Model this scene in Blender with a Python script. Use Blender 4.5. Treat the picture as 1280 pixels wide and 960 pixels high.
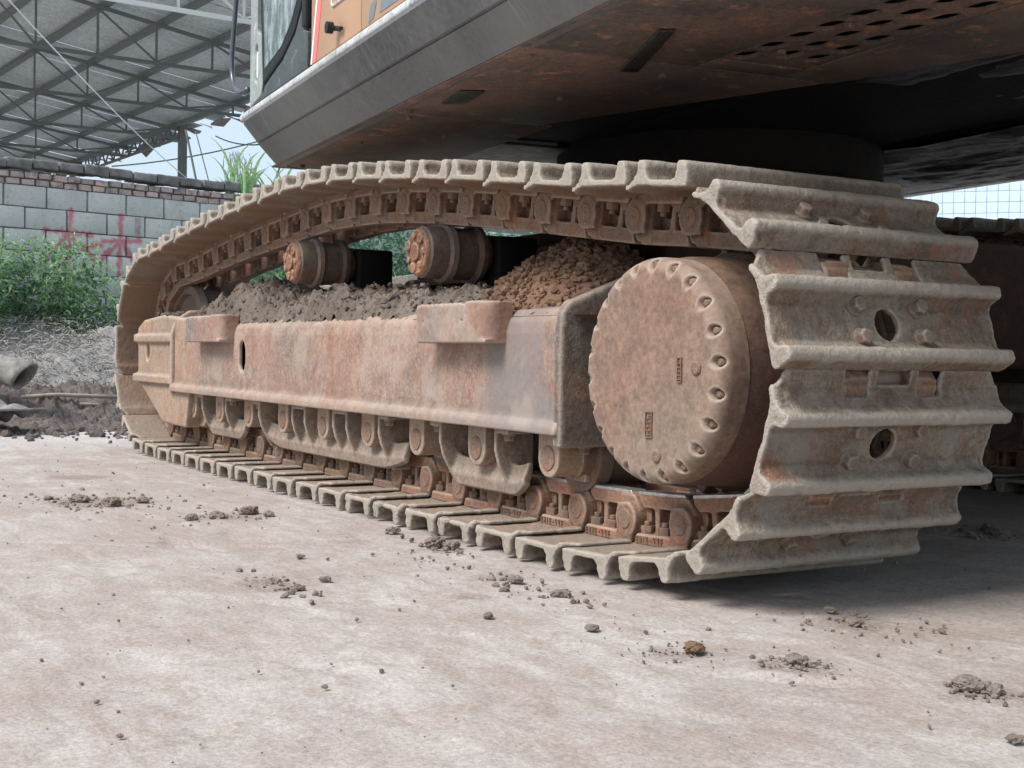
import bpy, bmesh, math, random
import numpy as np
from mathutils import Vector, Matrix, noise as mnoise
random.seed(7); rng = np.random.default_rng(7)
S = bpy.context.scene
for o in list(bpy.data.objects): bpy.data.objects.remove(o, do_unlink=True)
COL = S.collection
PI = math.pi

# ------------------------------------------------------------------ camera
cam_d = bpy.data.cameras.new('camera'); cam = bpy.data.objects.new('camera', cam_d); COL.objects.link(cam)
F_PX = 1645.0
cam_d.sensor_fit = 'HORIZONTAL'; cam_d.sensor_width = 36; cam_d.lens = 36*F_PX/1280
cam_d.clip_start = .05; cam_d.clip_end = 3000
def _dir(px, py): return Vector((px-640, 480-py, -F_PX))
_x = -_dir(-340, 425).normalized()
_y = _dir(3400, 484); _y = (_y - _x*_y.dot(_x)).normalized()
_z = _x.cross(_y)
CAM = Vector((2.49, -2.164, .553))
cam.matrix_world = Matrix.Translation(CAM) @ Matrix((_x, _y, _z)).to_4x4()
S.camera = cam
# ------------------------------------------------------------------ light
S.view_settings.view_transform = 'Standard'; S.view_settings.look = 'None'
S.view_settings.exposure = 0.68; S.view_settings.gamma = 1; S.view_settings.use_curve_mapping = False
SUN_EL, SUN_AZ = math.radians(50), math.radians(-84)      # azimuth of the sun measured from +x, counter-clockwise
sun_dir = Vector((math.cos(SUN_EL)*math.cos(SUN_AZ), math.cos(SUN_EL)*math.sin(SUN_AZ), math.sin(SUN_EL)))
world = bpy.data.worlds.new('World'); S.world = world; world.use_nodes = True
wn = world.node_tree; wn.nodes.clear()
sky = wn.nodes.new('ShaderNodeTexSky'); sky.sky_type = 'NISHITA'; sky.sun_disc = False
sky.sun_elevation = SUN_EL; sky.sun_rotation = math.atan2(sun_dir.x, sun_dir.y)
sky.air_density = 1.0; sky.dust_density = 1.5
tc = wn.nodes.new('ShaderNodeTexCoord')
cn = wn.nodes.new('ShaderNodeTexNoise'); cn.inputs['Scale'].default_value = 2.2; cn.inputs['Detail'].default_value = 8
cmap = wn.nodes.new('ShaderNodeMapping'); cmap.inputs['Scale'].default_value = (1, 1, 2.4)
wn.links.new(tc.outputs['Generated'], cmap.inputs[0]); wn.links.new(cmap.outputs[0], cn.inputs['Vector'])
cr = wn.nodes.new('ShaderNodeValToRGB'); cr.color_ramp.elements[0].position = .36; cr.color_ramp.elements[1].position = .68
cr.color_ramp.elements[0].color = (.42, .42, .42, 1); cr.color_ramp.elements[1].color = (.95, .95, .95, 1)
wn.links.new(cn.outputs['Fac'], cr.inputs[0])
mx = wn.nodes.new('ShaderNodeMix'); mx.data_type = 'RGBA'
wn.links.new(cr.outputs[0], mx.inputs[0]); wn.links.new(sky.outputs[0], mx.inputs[6])
mx.inputs[7].default_value = (4.5, 5.3, 5.95, 1)
bg = wn.nodes.new('ShaderNodeBackground'); bg.inputs[1].default_value = .112
wo = wn.nodes.new('ShaderNodeOutputWorld')
wn.links.new(mx.outputs[2], bg.inputs[0]); wn.links.new(bg.outputs[0], wo.inputs[0])
sl = bpy.data.lights.new('sun', 'SUN'); sl.energy = 2.5; sl.angle = math.radians(26); sl.color = (1, .95, .89)
so = bpy.data.objects.new('sun', sl); COL.objects.link(so)
so.rotation_euler = sun_dir.to_track_quat('Z', 'Y').to_euler()

# ------------------------------------------------------------------ node helpers / materials
class NB:
    def __init__(s, name):
        s.m = bpy.data.materials.new(name); s.m.use_nodes = True; s.t = s.m.node_tree
        s.b = s.t.nodes['Principled BSDF']; s.out = s.t.nodes['Material Output']
        s.tc = s.t.nodes.new('ShaderNodeTexCoord'); s.geo = s.t.nodes.new('ShaderNodeNewGeometry')
    def lk(s, a, b): s.t.links.new(a, b)
    def inp(s, sock, v):
        if hasattr(v, 'is_output'): s.lk(v, sock)
        elif isinstance(v, (tuple, list)) and len(v) == 3 and sock.type == 'RGBA': sock.default_value = (*v, 1)
        else: sock.default_value = v
    def math(s, op, a, b=0.0, c=None, clamp=False):
        n = s.t.nodes.new('ShaderNodeMath'); n.operation = op; n.use_clamp = clamp
        s.inp(n.inputs[0], a); s.inp(n.inputs[1], b)
        if c is not None: s.inp(n.inputs[2], c)
        return n.outputs[0]
    def vm(s, op, a, b=(0, 0, 0)):
        n = s.t.nodes.new('ShaderNodeVectorMath'); n.operation = op
        s.inp(n.inputs[0], a)
        if op == 'SCALE': s.inp(n.inputs[3], b)
        else: s.inp(n.inputs[1], b)
        return n.outputs['Value'] if op in ('DOT_PRODUCT', 'LENGTH') else n.outputs[0]
    def noise(s, vec, scale, detail=5, rough=.55, dist=0):
        n = s.t.nodes.new('ShaderNodeTexNoise'); s.lk(vec, n.inputs['Vector'])
        n.inputs['Scale'].default_value = scale; n.inputs['Detail'].default_value = detail
        n.inputs['Roughness'].default_value = rough; n.inputs['Distortion'].default_value = dist
        return n.outputs['Fac']
    def map(s, v, lo, hi, a=0.0, b=1.0):
        n = s.t.nodes.new('ShaderNodeMapRange'); s.inp(n.inputs[0], v)
        for i, q in enumerate((lo, hi, a, b)): n.inputs[i+1].default_value = q
        return n.outputs[0]
    def mix(s, f, a, b, mode='MIX'):
        n = s.t.nodes.new('ShaderNodeMix'); n.data_type = 'RGBA'; n.blend_type = mode
        s.inp(n.inputs[0], f); s.inp(n.inputs[6], a); s.inp(n.inputs[7], b); return n.outputs[2]
    def scalev(s, v, sc):
        n = s.t.nodes.new('ShaderNodeMapping'); s.lk(v, n.inputs[0]); n.inputs['Scale'].default_value = sc; return n.outputs[0]
    def rnd(s, v, k=31.7):
        oi = s.t.nodes.new('ShaderNodeObjectInfo'); r = s.math('MULTIPLY', oi.outputs['Random'], k)
        return s.vm('ADD', v, r), oi.outputs['Random']
    def sep(s, v):
        n = s.t.nodes.new('ShaderNodeSeparateXYZ'); s.lk(v, n.inputs[0]); return n.outputs
    def bump(s, h, strength=.4, dist=.004):
        n = s.t.nodes.new('ShaderNodeBump'); s.lk(h, n.inputs['Height']); n.inputs['Strength'].default_value = strength
        n.inputs['Distance'].default_value = dist; s.lk(n.outputs[0], s.b.inputs['Normal'])
    def fin(s, col, rough=.9, spec=.25, metal=0.0):
        s.inp(s.b.inputs['Base Color'], col); s.inp(s.b.inputs['Roughness'], rough)
        s.b.inputs['Specular IOR Level'].default_value = spec; s.inp(s.b.inputs['Metallic'], metal); return s.m

def grime(name, A, B, C, dust=(.36, .32, .29), scale=1., rough=.85, spec=.25, dustk=.6, streak=0., bump=.5, bd=.004, inner=None, tint=.0, cmask=(.52, .64), scratch=0., flecks=0., edge=.5, shoe=False, patch=None):
    n = NB(name); v, r = n.rnd(n.tc.outputs['Object'])
    a = n.noise(v, 2.6*scale, 6, .6); col = n.mix(n.map(a, .36, .64), A, B)
    if streak:
        st = n.noise(n.scalev(v, (22, 22, 1.1)), 1.0*scale, 5, .65)
        col = n.mix(n.map(st, .48, .70, 0, streak), col, C)
        st2 = n.noise(n.scalev(v, (30, 30, 1.6)), 1.3*scale, 4, .6)
        col = n.mix(n.map(st2, .55, .72, 0, streak*.6), col, (.46, .41, .36))
    b = n.noise(v, 8.5*scale, 9, .68, .4); col = n.mix(n.map(b, cmask[0], cmask[1], 0, .85), col, C)
    f = n.noise(v, 120*scale, 3, .7); m = n.noise(v, 36*scale, 6, .7)
    col = n.mix(1.0, col, n.mix(n.map(f, .3, .7), (.72, .72, .72), (1.25, 1.25, 1.25)), 'MULTIPLY')
    col = n.mix(1.0, col, n.mix(n.map(m, .3, .7), (.72, .72, .73), (1.22, 1.21, 1.2)), 'MULTIPLY')
    if flecks:
        fl = n.noise(v, 210*scale, 2, .6); fm = n.noise(v, 3.3*scale, 5, .6); col = n.mix(n.math('MULTIPLY', n.map(fl, .60, .66, 0, flecks), n.map(fm, .42, .58)), col, (.50, .46, .42))
        g3 = n.noise(n.vm('ADD', v, (4, 7, 1)), 5*scale, 7, .7); col = n.mix(n.map(g3, .60, .70, 0, flecks*.8), col, (.44, .38, .34))
    if inner:                                     # inner, brown face of a casting (object -z side)
        nz = n.sep(n.vm('NORMALIZE', n.tc.outputs['Normal']))[2]
        col = n.mix(n.map(n.math('ADD', nz, n.map(b, .3, .7, -.25, .25)), -.55, -.2, .9, 0), col, inner)
    gz = n.sep(n.geo.outputs['Normal'])[2]
    dz = n.math('MULTIPLY', n.map(gz, .15, .9), n.map(m, .35, .6, .35, 1.0)); dz = n.math('MULTIPLY', dz, dustk)
    col = n.mix(dz, col, dust)
    if tint:
        col = n.mix(n.map(r, 0, 1, 0, tint), col, (.20, .24, .19))
    if patch:
        for i_, (pc, ps, pk) in enumerate(patch):
            pn_ = n.noise(n.vm('ADD', v, (3.1*i_+5, 1.7*i_, 2.3)), ps, 5, .62, .4); col = n.mix(n.map(pn_, .52, .62, 0, pk), col, pc)
    if shoe:                                      # worn pale grouser tips and plate ends
        oz = n.sep(n.tc.outputs['Object']); wn_ = n.map(m, .3, .7, -.006, .006)
        col = n.mix(n.map(n.math('ADD', oz[2], wn_), .104, .120, 0, .75), col, (.45, .415, .36))
        col = n.mix(n.map(n.math('ADD', n.math('ABSOLUTE', oz[1]), wn_), .326, .338, 0, .6), col, (.44, .40, .345))
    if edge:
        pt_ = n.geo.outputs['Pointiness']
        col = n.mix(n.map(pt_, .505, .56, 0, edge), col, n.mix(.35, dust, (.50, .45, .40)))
        col = n.mix(1., col, n.mix(n.map(pt_, .44, .50), (1-edge*.75,)*3, (1, 1, 1)), 'MULTIPLY')  # cavities darkened by pointiness: occlusion shade painted into the colour
    if scratch:
        sc = n.noise(n.scalev(n.vm('ADD', v, (0, 0, 0)), (75, 2.2, 2.2)), 1., 3, .6); sm_ = n.noise(v, 1.4, 4, .6)
        col = n.mix(n.math('MULTIPLY', n.map(sc, .60, .72, 0, scratch), n.map(sm_, .42, .60)), col, (.34, .34, .33)); cl_ = n.noise(v, 1.1, 5, .6, .5); col = n.mix(n.map(cl_, .42, .66, 0, scratch), col, (.17, .17, .168))
    h = n.math('ADD', n.math('MULTIPLY', f, .35), n.math('ADD', m, n.math('MULTIPLY', b, 1.2)))
    n.bump(h, bump, bd)
    return n.fin(col, n.map(m, .3, .7, rough-.12, min(1, rough+.1)), spec)

def plain(name, col, rough=.6, spec=.3, metal=0., nz=0.15, scale=8, bump=.1):
    n = NB(name); v, r = n.rnd(n.tc.outputs['Object']); a = n.noise(v, scale, 7, .65)
    c = n.mix(1., col, n.mix(n.map(a, .3, .7), (1-nz,)*3, (1+nz,)*3), 'MULTIPLY')
    n.bump(a, bump, .003); return n.fin(c, rough, spec, metal)

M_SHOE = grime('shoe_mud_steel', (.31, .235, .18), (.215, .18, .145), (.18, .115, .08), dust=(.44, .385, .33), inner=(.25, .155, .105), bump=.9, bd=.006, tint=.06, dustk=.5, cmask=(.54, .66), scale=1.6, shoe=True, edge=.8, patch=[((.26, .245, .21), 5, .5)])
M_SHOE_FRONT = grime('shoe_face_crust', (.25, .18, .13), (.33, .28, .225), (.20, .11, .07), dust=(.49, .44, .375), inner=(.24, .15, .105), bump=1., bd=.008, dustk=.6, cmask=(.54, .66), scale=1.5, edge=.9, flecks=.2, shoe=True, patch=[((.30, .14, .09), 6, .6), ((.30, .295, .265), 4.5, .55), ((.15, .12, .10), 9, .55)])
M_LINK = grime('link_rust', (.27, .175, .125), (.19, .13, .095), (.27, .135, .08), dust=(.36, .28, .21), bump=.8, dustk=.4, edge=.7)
M_PINM = grime('pin_brown', (.26, .175, .13), (.20, .14, .105), (.27, .14, .09), dust=(.3, .24, .2), bump=.5, scale=2, edge=0)
M_LINK_LOW = grime('link_rust_orange', (.32, .175, .115), (.22, .135, .10), (.36, .155, .08), dust=(.40, .32, .25), bump=.8, dustk=.4, edge=.7)
M_BOLT = grime('bolt_rust', (.25, .20, .16), (.17, .13, .10), (.22, .11, .07), scale=3, bump=.6)
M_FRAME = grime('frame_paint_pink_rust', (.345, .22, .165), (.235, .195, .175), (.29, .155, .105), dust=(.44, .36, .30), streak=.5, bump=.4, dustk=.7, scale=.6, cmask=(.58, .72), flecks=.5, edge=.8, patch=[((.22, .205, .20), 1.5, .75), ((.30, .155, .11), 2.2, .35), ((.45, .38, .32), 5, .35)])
M_FRAMED = grime('frame_plate_dark', (.18, .14, .115), (.13, .11, .095), (.24, .15, .10), dust=(.36, .31, .27), bump=.9, bd=.006, flecks=.5, edge=.7)
M_COVER = grime('guard_beige', (.38, .275, .20), (.31, .235, .18), (.31, .17, .11), dust=(.46, .38, .31), bump=.4, edge=.7)
M_GUARD = grime('roller_guard_mud', (.33, .255, .20), (.25, .205, .17), (.27, .17, .12), dust=(.42, .36, .30), bump=.5, edge=.8)
M_CAP = grime('final_drive_red_brown', (.275, .165, .12), (.235, .175, .135), (.24, .135, .095), dust=(.38, .30, .24), bump=.3, scale=.5, rough=.8, cmask=(.56, .80), edge=.9, flecks=.12, patch=[((.33, .25, .19), 3, .5)])
M_DRUM = grime('drum_brown_grease', (.12, .066, .05), (.085, .055, .045), (.14, .07, .048), dust=(.30, .21, .15), bump=.35, rough=.6, spec=.4, edge=0)
M_ROLLER = grime('roller_worn', (.16, .115, .09), (.12, .09, .075), (.20, .105, .065), rough=.6, spec=.5, bump=.4, edge=0)
M_ORANGE = grime('carrier_cap_orange', (.34, .165, .095), (.27, .13, .08), (.19, .10, .065), dust=(.40, .28, .2), bump=1., bd=.008, edge=.8)
M_DARK = grime('carbody_black', (.010, .009, .009), (.014, .012, .011), (.018, .014, .012), dust=(.02, .018, .016), bump=.4, edge=0)
M_CARB = grime('carbody_brown', (.075, .045, .034), (.05, .034, .028), (.09, .05, .034), dust=(.14, .10, .08), bump=.4, edge=0)
M_BELLY = grime('belly_black_grease', (.022, .020, .02), (.034, .030, .028), (.05, .036, .03), dust=(.05, .04, .04), bump=.8, bd=.010, rough=.45, spec=.5, scale=.6, edge=0)
M_BELLYB = grime('belly_brown_dust', (.24, .155, .12), (.10, .09, .085), (.46, .22, .13), dust=(.05, .04, .04), bump=.5, rough=.7, scale=1.1, cmask=(.57, .66), edge=0)
M_SKIRT = grime('skirt_dark_grey_paint', (.085, .088, .092), (.115, .116, .118), (.085, .08, .078), dust=(.22, .215, .21), bump=.10, rough=.42, spec=.5, scale=.5, scratch=.7, cmask=(.6, .8), edge=0)
M_LEDGE = grime('ledge_skylit_worn', (.62, .64, .64), (.52, .53, .53), (.3, .3, .3), dust=(.6, .6, .6), bump=.2, rough=.5, scale=1.5, edge=0)  # sky light on the ledge put into the pale colour, with light wear
M_PANEL = plain('panel_orange_brown', (.49, .30, .19), .45, .4, nz=.10, scale=1.5, bump=.03)
M_STRIPE = plain('stripe_red', (.85, .20, .19), .5); M_WHITE = plain('stripe_white', (.8, .8, .82), .5)
M_DECAL = plain('decal_blue_grey', (.19, .23, .25), .5)
M_CABD = grime('cab_black_dusty', (.06, .075, .075), (.085, .10, .10), (.25, .28, .28), dust=(.4, .42, .42), bump=.1, rough=.5, scale=1.2, cmask=(.58, .72), edge=0)
M_RUBBER = plain('rubber_seal', (.018, .022, .024), .6)
M_PILLAR = grime('cab_pillar_grey_green', (.36, .40, .38), (.27, .31, .30), (.6, .62, .6), dust=(.5, .5, .5), bump=.1, rough=.45, scale=1.6, cmask=(.58, .68), edge=0)
M_RAIL = plain('rail_pipe', (.10, .11, .13), .25, .6, .3)
M_STEELB = plain('polished_rail_steel', (.45, .43, .41), .35, .5, .75, nz=.3, scale=30)

def mat_glass():
    n = NB('cab_glass_dusty'); v = n.tc.outputs['Object']
    a = n.noise(n.scalev(v, (3, 3, 1.2)), 6, 8, .7); f = n.map(a, .42, .66)
    col = n.mix(f, (.13, .19, .20), (.50, .58, .60)); n.lk(n.map(a, .4, .7, .12, .6), n.b.inputs['Roughness'])
    n.inp(n.b.inputs['Base Color'], col); n.b.inputs['Specular IOR Level'].default_value = .8
    n.b.inputs['Coat Weight'].default_value = .4; return n.m
M_GLASS = mat_glass()

def mat_soil(name, A, B, Cc, sc=1., bump=1.):
    n = NB(name); v = n.geo.outputs['Position']
    a = n.noise(v, 5*sc, 6, .6); b = n.noise(v, 32*sc, 7, .7); c = n.noise(v, 160*sc, 3, .7)
    col = n.mix(n.map(a, .35, .65), A, B); col = n.mix(n.map(b, .5, .68), col, Cc)
    col = n.mix(1., col, n.mix(n.map(c, .3, .7), (.75,)*3, (1.2,)*3), 'MULTIPLY')
    n.bump(n.math('ADD', b, n.math('MULTIPLY', c, .4)), bump, .012); return n.fin(col, .95, .15)
M_SOILG = mat_soil('mud_grey', (.15, .12, .10), (.24, .20, .17), (.10, .08, .07))
M_SOILB = mat_soil('mud_red_brown', (.25, .145, .095), (.18, .11, .078), (.36, .25, .18))
M_CLOD = mat_soil('clod_grey', (.28, .23, .195), (.35, .295, .255), (.20, .155, .125), 1.5)
M_CLODB = mat_soil('clod_brown', (.30, .20, .13), (.26, .17, .11), (.2, .13, .09), 1.5)
M_HEAP = mat_soil('ash_heap', (.29, .275, .265), (.36, .345, .335), (.20, .185, .175), .7)
M_HEAPD = mat_soil('dark_heap', (.15, .125, .115), (.20, .17, .155), (.09, .07, .065), .7)

def mat_ground():
    n = NB('yard_ground'); v = n.geo.outputs['Position']
    a = n.noise(v, .55, 7, .6, .3); b = n.noise(v, 2.4, 8, .66, .6); c = n.noise(v, 14, 7, .7); d = n.noise(v, 110, 4, .75); e = n.noise(v, 420, 2, .7)
    st = n.noise(n.scalev(v, (1.3, 4.5, 1)), 1.4, 7, .7, .8)
    col = n.mix(n.map(a, .38, .62), (.43, .385, .36), (.50, .46, .435))
    col = n.mix(n.map(b, .40, .64), col, (.39, .33, .30))
    g = n.noise(n.vm('ADD', v, (9, 4, 2)), .8, 5, .6); col = n.mix(n.map(g, .54, .68, 0, .55), col, (.42, .41, .365))
    col = n.mix(n.map(st, .52, .66, 0, .55), col, (.58, .545, .515))
    col = n.mix(n.map(c, .50, .66, 0, .6), col, (.36, .295, .25))
    k1 = n.noise(n.scalev(v, (1.5, 4.5, 1)), 1.6, 8, .74, .5); col = n.mix(n.map(k1, .53, .62, 0, .55), col, (.37, .30, .26))
    k2 = n.noise(v, 6.5, 8, .78); col = n.mix(n.map(k2, .57, .64, 0, .5), col, (.33, .265, .225))
    md = None                                     # trodden mud stains with ragged outlines
    wv = n.math('MULTIPLY', n.math('SUBTRACT', n.noise(v, 9, 6, .7), .5), .16)
    for x_, y_, r_, q_ in ((-2.25, -1.05, .15, 1.), (-1.68, -.75, .09, 1.), (-.44, -1.08, .06, 1.), (.73, -.51, .05, 1.), (1.02, -.365, .06, 1.), (.5, -.15, .07, 1.), (-.8, -.43, .05, 1.), (-.1, -.72, .03, 1.), (-1.2, -1.1, .03, 1.), (-3.2, -.9, .12, 1.), (.56, -.67, .03, 1.), (-2.9, -1.5, .10, 1.), (-.30, -.56, .03, 1.), (-1.0, -.62, .03, 1.)):
        d_ = n.vm('LENGTH', n.vm('SUBTRACT', v, (x_, y_, 0))); d_ = n.math('SUBTRACT', d_, r_)
        md = d_ if md is None else n.math('MINIMUM', md, d_)
    col = n.mix(n.map(n.math('ADD', md, wv), -.02, .035, .72, 0), col, n.mix(n.map(d, .4, .6), (.22, .175, .145), (.36, .30, .26)))
    sx = n.sep(v)
    far = n.map(sx[0], -4.6, -6.6, 0, .8)                 # damp, pale silt by the heap
    col = n.mix(n.math('MULTIPLY', far, n.map(b, .35, .55)), col, (.68, .68, .70))
    col = n.mix(1., col, n.mix(n.map(d, .3, .7), (.72,)*3, (1.24,)*3), 'MULTIPLY')
    col = n.mix(1., col, n.mix(n.map(e, .3, .7), (.90,)*3, (1.08,)*3), 'MULTIPLY')
    h = n.math('ADD', n.math('MULTIPLY', c, 1.6), n.math('ADD', n.math('MULTIPLY', d, .55), n.math('MULTIPLY', st, .8)))
    n.bump(h, .5, .007); return n.fin(col, .95, .12)
M_GROUND = mat_ground()

def mat_leaf(name, A, B):
    n = NB(name); v = n.geo.outputs['Position']; a = n.noise(v, 3, 4, .6); b = n.noise(v, 40, 3, .6)
    col = n.mix(n.map(a, .35, .65), A, B); col = n.mix(1., col, n.mix(n.map(b, .3, .7), (.6,)*3, (1.4,)*3), 'MULTIPLY')
    m = n.fin(col, .6, .3); tr = n.t.nodes.new('ShaderNodeBsdfTranslucent'); n.lk(col, tr.inputs[0])
    ms = n.t.nodes.new('ShaderNodeMixShader'); ms.inputs[0].default_value = .45
    n.lk(n.b.outputs[0], ms.inputs[1]); n.lk(tr.outputs[0], ms.inputs[2]); n.lk(ms.outputs[0], n.out.inputs[0]); return m
M_LEAF = mat_leaf('leaf_green', (.28, .44, .23), (.44, .60, .34)); M_LEAFD = mat_leaf('leaf_dark', (.09, .20, .12), (.14, .28, .16))
M_GRASS = mat_leaf('grass_blade', (.40, .62, .38), (.60, .78, .55)); M_CANE = mat_leaf('cane_leaf', (.42, .60, .22), (.30, .50, .25))
M_STRAW = mat_soil('dead_straw', (.40, .38, .36), (.30, .28, .265), (.46, .44, .41), .7)
M_SHEDST = grime('shed_steel', (.14, .16, .155), (.17, .185, .18), (.15, .14, .13), scale=.4, bump=.1, edge=0)
M_SHEDW = plain('shed_steel_light', (.68, .73, .72), .6)
M_SHEET = grime('shed_sheet', (.56, .59, .575), (.47, .50, .485), (.50, .52, .50), dust=(.5, .5, .5), scale=.25, bump=.1, rough=.7, edge=0)
M_SHEETR = plain('rust_sheet_edge', (.20, .17, .15), .8, nz=.4)
M_POST = plain('old_post', (.10, .095, .10), .9, nz=.35)
M_PLANK = grime('weathered_plank', (.46, .41, .35), (.36, .31, .26), (.25, .2, .16), streak=0, bump=.6, edge=0)
M_SACK = plain('grey_sack', (.24, .225, .21), .9, nz=.5, scale=14, bump=.6)
M_WIRE = plain('wire_pale', (.55, .58, .58), .5); M_CABLE = plain('cable_dark', (.10, .13, .12), .7)
M_TILE = plain('tile_blue_white', (.56, .66, .82), .25, .5, nz=.05, scale=2); M_GROUT = plain('grout_blue', (.24, .36, .46), .8)

WA = Vector((-10.04, .645, 0)); WD = Vector((-.2116, .977, 0)).normalized(); WN = Vector((WD.y, -WD.x, 0))   # wall base point, direction, face normal towards the yard
def mat_block():
    n = NB('cement_block_graffiti'); P = n.geo.outputs['Position']; v, r = n.rnd(n.tc.outputs['Object'])
    a = n.noise(P, 2.2, 6, .6); b = n.noise(P, 26, 6, .7); c = n.noise(P, 150, 3, .7)
    col = n.mix(n.map(a, .35, .65), (.50, .515, .50), (.63, .63, .61)); col = n.mix(n.map(r, 0, 1, 0, .5), col, (.66, .65, .62))
    col = n.mix(n.map(b, .55, .7, 0, .6), col, (.27, .29, .27))
    gm = n.noise(P, 1.3, 5, .6); col = n.mix(n.map(gm, .56, .7, 0, .5), col, (.25, .32, .25))
    rel = n.vm('SUBTRACT', P, tuple(WA)); s_ = n.vm('DOT_PRODUCT', rel, tuple(WD)); z_ = n.sep(P)[2]
    w = n.noise(P, 14, 4, .6); w2 = n.math('MULTIPLY', n.math('SUBTRACT', w, .5), .10)
    segs = [(-.10, 1.80, -.15, 1.27), (-.34, 1.60, .10, 1.575), (-.14, 1.56, -.36, 1.30), (-.12, 1.56, .18, 1.32), (.02, 1.47, .20, 1.50),
            (.39, 1.79, .37, 1.22), (.22, 1.53, .60, 1.56), (.38, 1.55, .17, 1.34), (.41, 1.53, .50, 1.38)]
    dm = None
    for x0, y0, x1, y1 in segs:
        dx, dy = x1-x0, y1-y0; L2 = dx*dx+dy*dy
        px = n.math('SUBTRACT', s_, x0); py = n.math('SUBTRACT', z_, y0)
        t = n.math('ADD', n.math('MULTIPLY', px, dx/L2), n.math('MULTIPLY', py, dy/L2), clamp=True)
        qx = n.math('SUBTRACT', px, n.math('MULTIPLY', t, dx)); qy = n.math('SUBTRACT', py, n.math('MULTIPLY', t, dy))
        d = n.math('SQRT', n.math('ADD', n.math('MULTIPLY', qx, qx), n.math('MULTIPLY', qy, qy)))
        dm = d if dm is None else n.math('MINIMUM', dm, d)
    mk = n.map(n.math('ADD', dm, w2), .012, .038, .75, 0)
    col = n.mix(mk, col, (.52, .10, .15))
    col = n.mix(1., col, n.mix(n.map(c, .3, .7), (.82,)*3, (1.15,)*3), 'MULTIPLY')
    n.bump(n.math('ADD', b, c), .5, .006); return n.fin(col, .95, .15)
M_BLOCK = mat_block()
M_MORTAR = plain('mortar', (.20, .20, .19), .95, nz=.3); M_DARKBRICK = plain('weathered_brick', (.19, .185, .185), .95, nz=.45, scale=9, bump=.6)
def mat_brick():
    n = NB('brick_pink'); v, r = n.rnd(n.tc.outputs['Object']); a = n.noise(v, 9, 7, .7); b = n.noise(v, 50, 4, .7)
    col = n.mix(n.map(r, 0, 1), (.62, .46, .43), (.36, .32, .31)); col = n.mix(n.map(a, .46, .64), col, (.20, .19, .19))
    n.bump(b, .6, .006); return n.fin(col, .95, .15)
M_BRICK = mat_brick()

# ------------------------------------------------------------------ numpy noise
def _h(ix, iy, iz, sd):
    n = (ix*374761393 + iy*668265263 + iz*2147483647 + sd*974634777) & 0xffffffff
    n = ((n ^ (n >> 13))*1274126177) & 0xffffffff
    return ((n ^ (n >> 16)) & 0xffff)/65535.0
def vnoise(P, scale, seed=0):
    Q = np.asarray(P, float)*scale + 1000.0; i = np.floor(Q).astype(np.int64); f = Q-i; f = f*f*(3-2*f)
    r = 0
    for a in (0, 1):
        for b in (0, 1):
            for c in (0, 1):
                w = (f[:, 0] if a else 1-f[:, 0])*(f[:, 1] if b else 1-f[:, 1])*(f[:, 2] if c else 1-f[:, 2])
                r = r + w*_h(i[:, 0]+a, i[:, 1]+b, i[:, 2]+c, seed)
    return r
def fbm(P, scale, seed=0, oct=4, gain=.55):
    r = 0; a = 1; t = 0
    for k in range(oct): r = r + a*vnoise(P, scale*2**k, seed+k*17); t += a; a *= gain
    return r/t - .5
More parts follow.
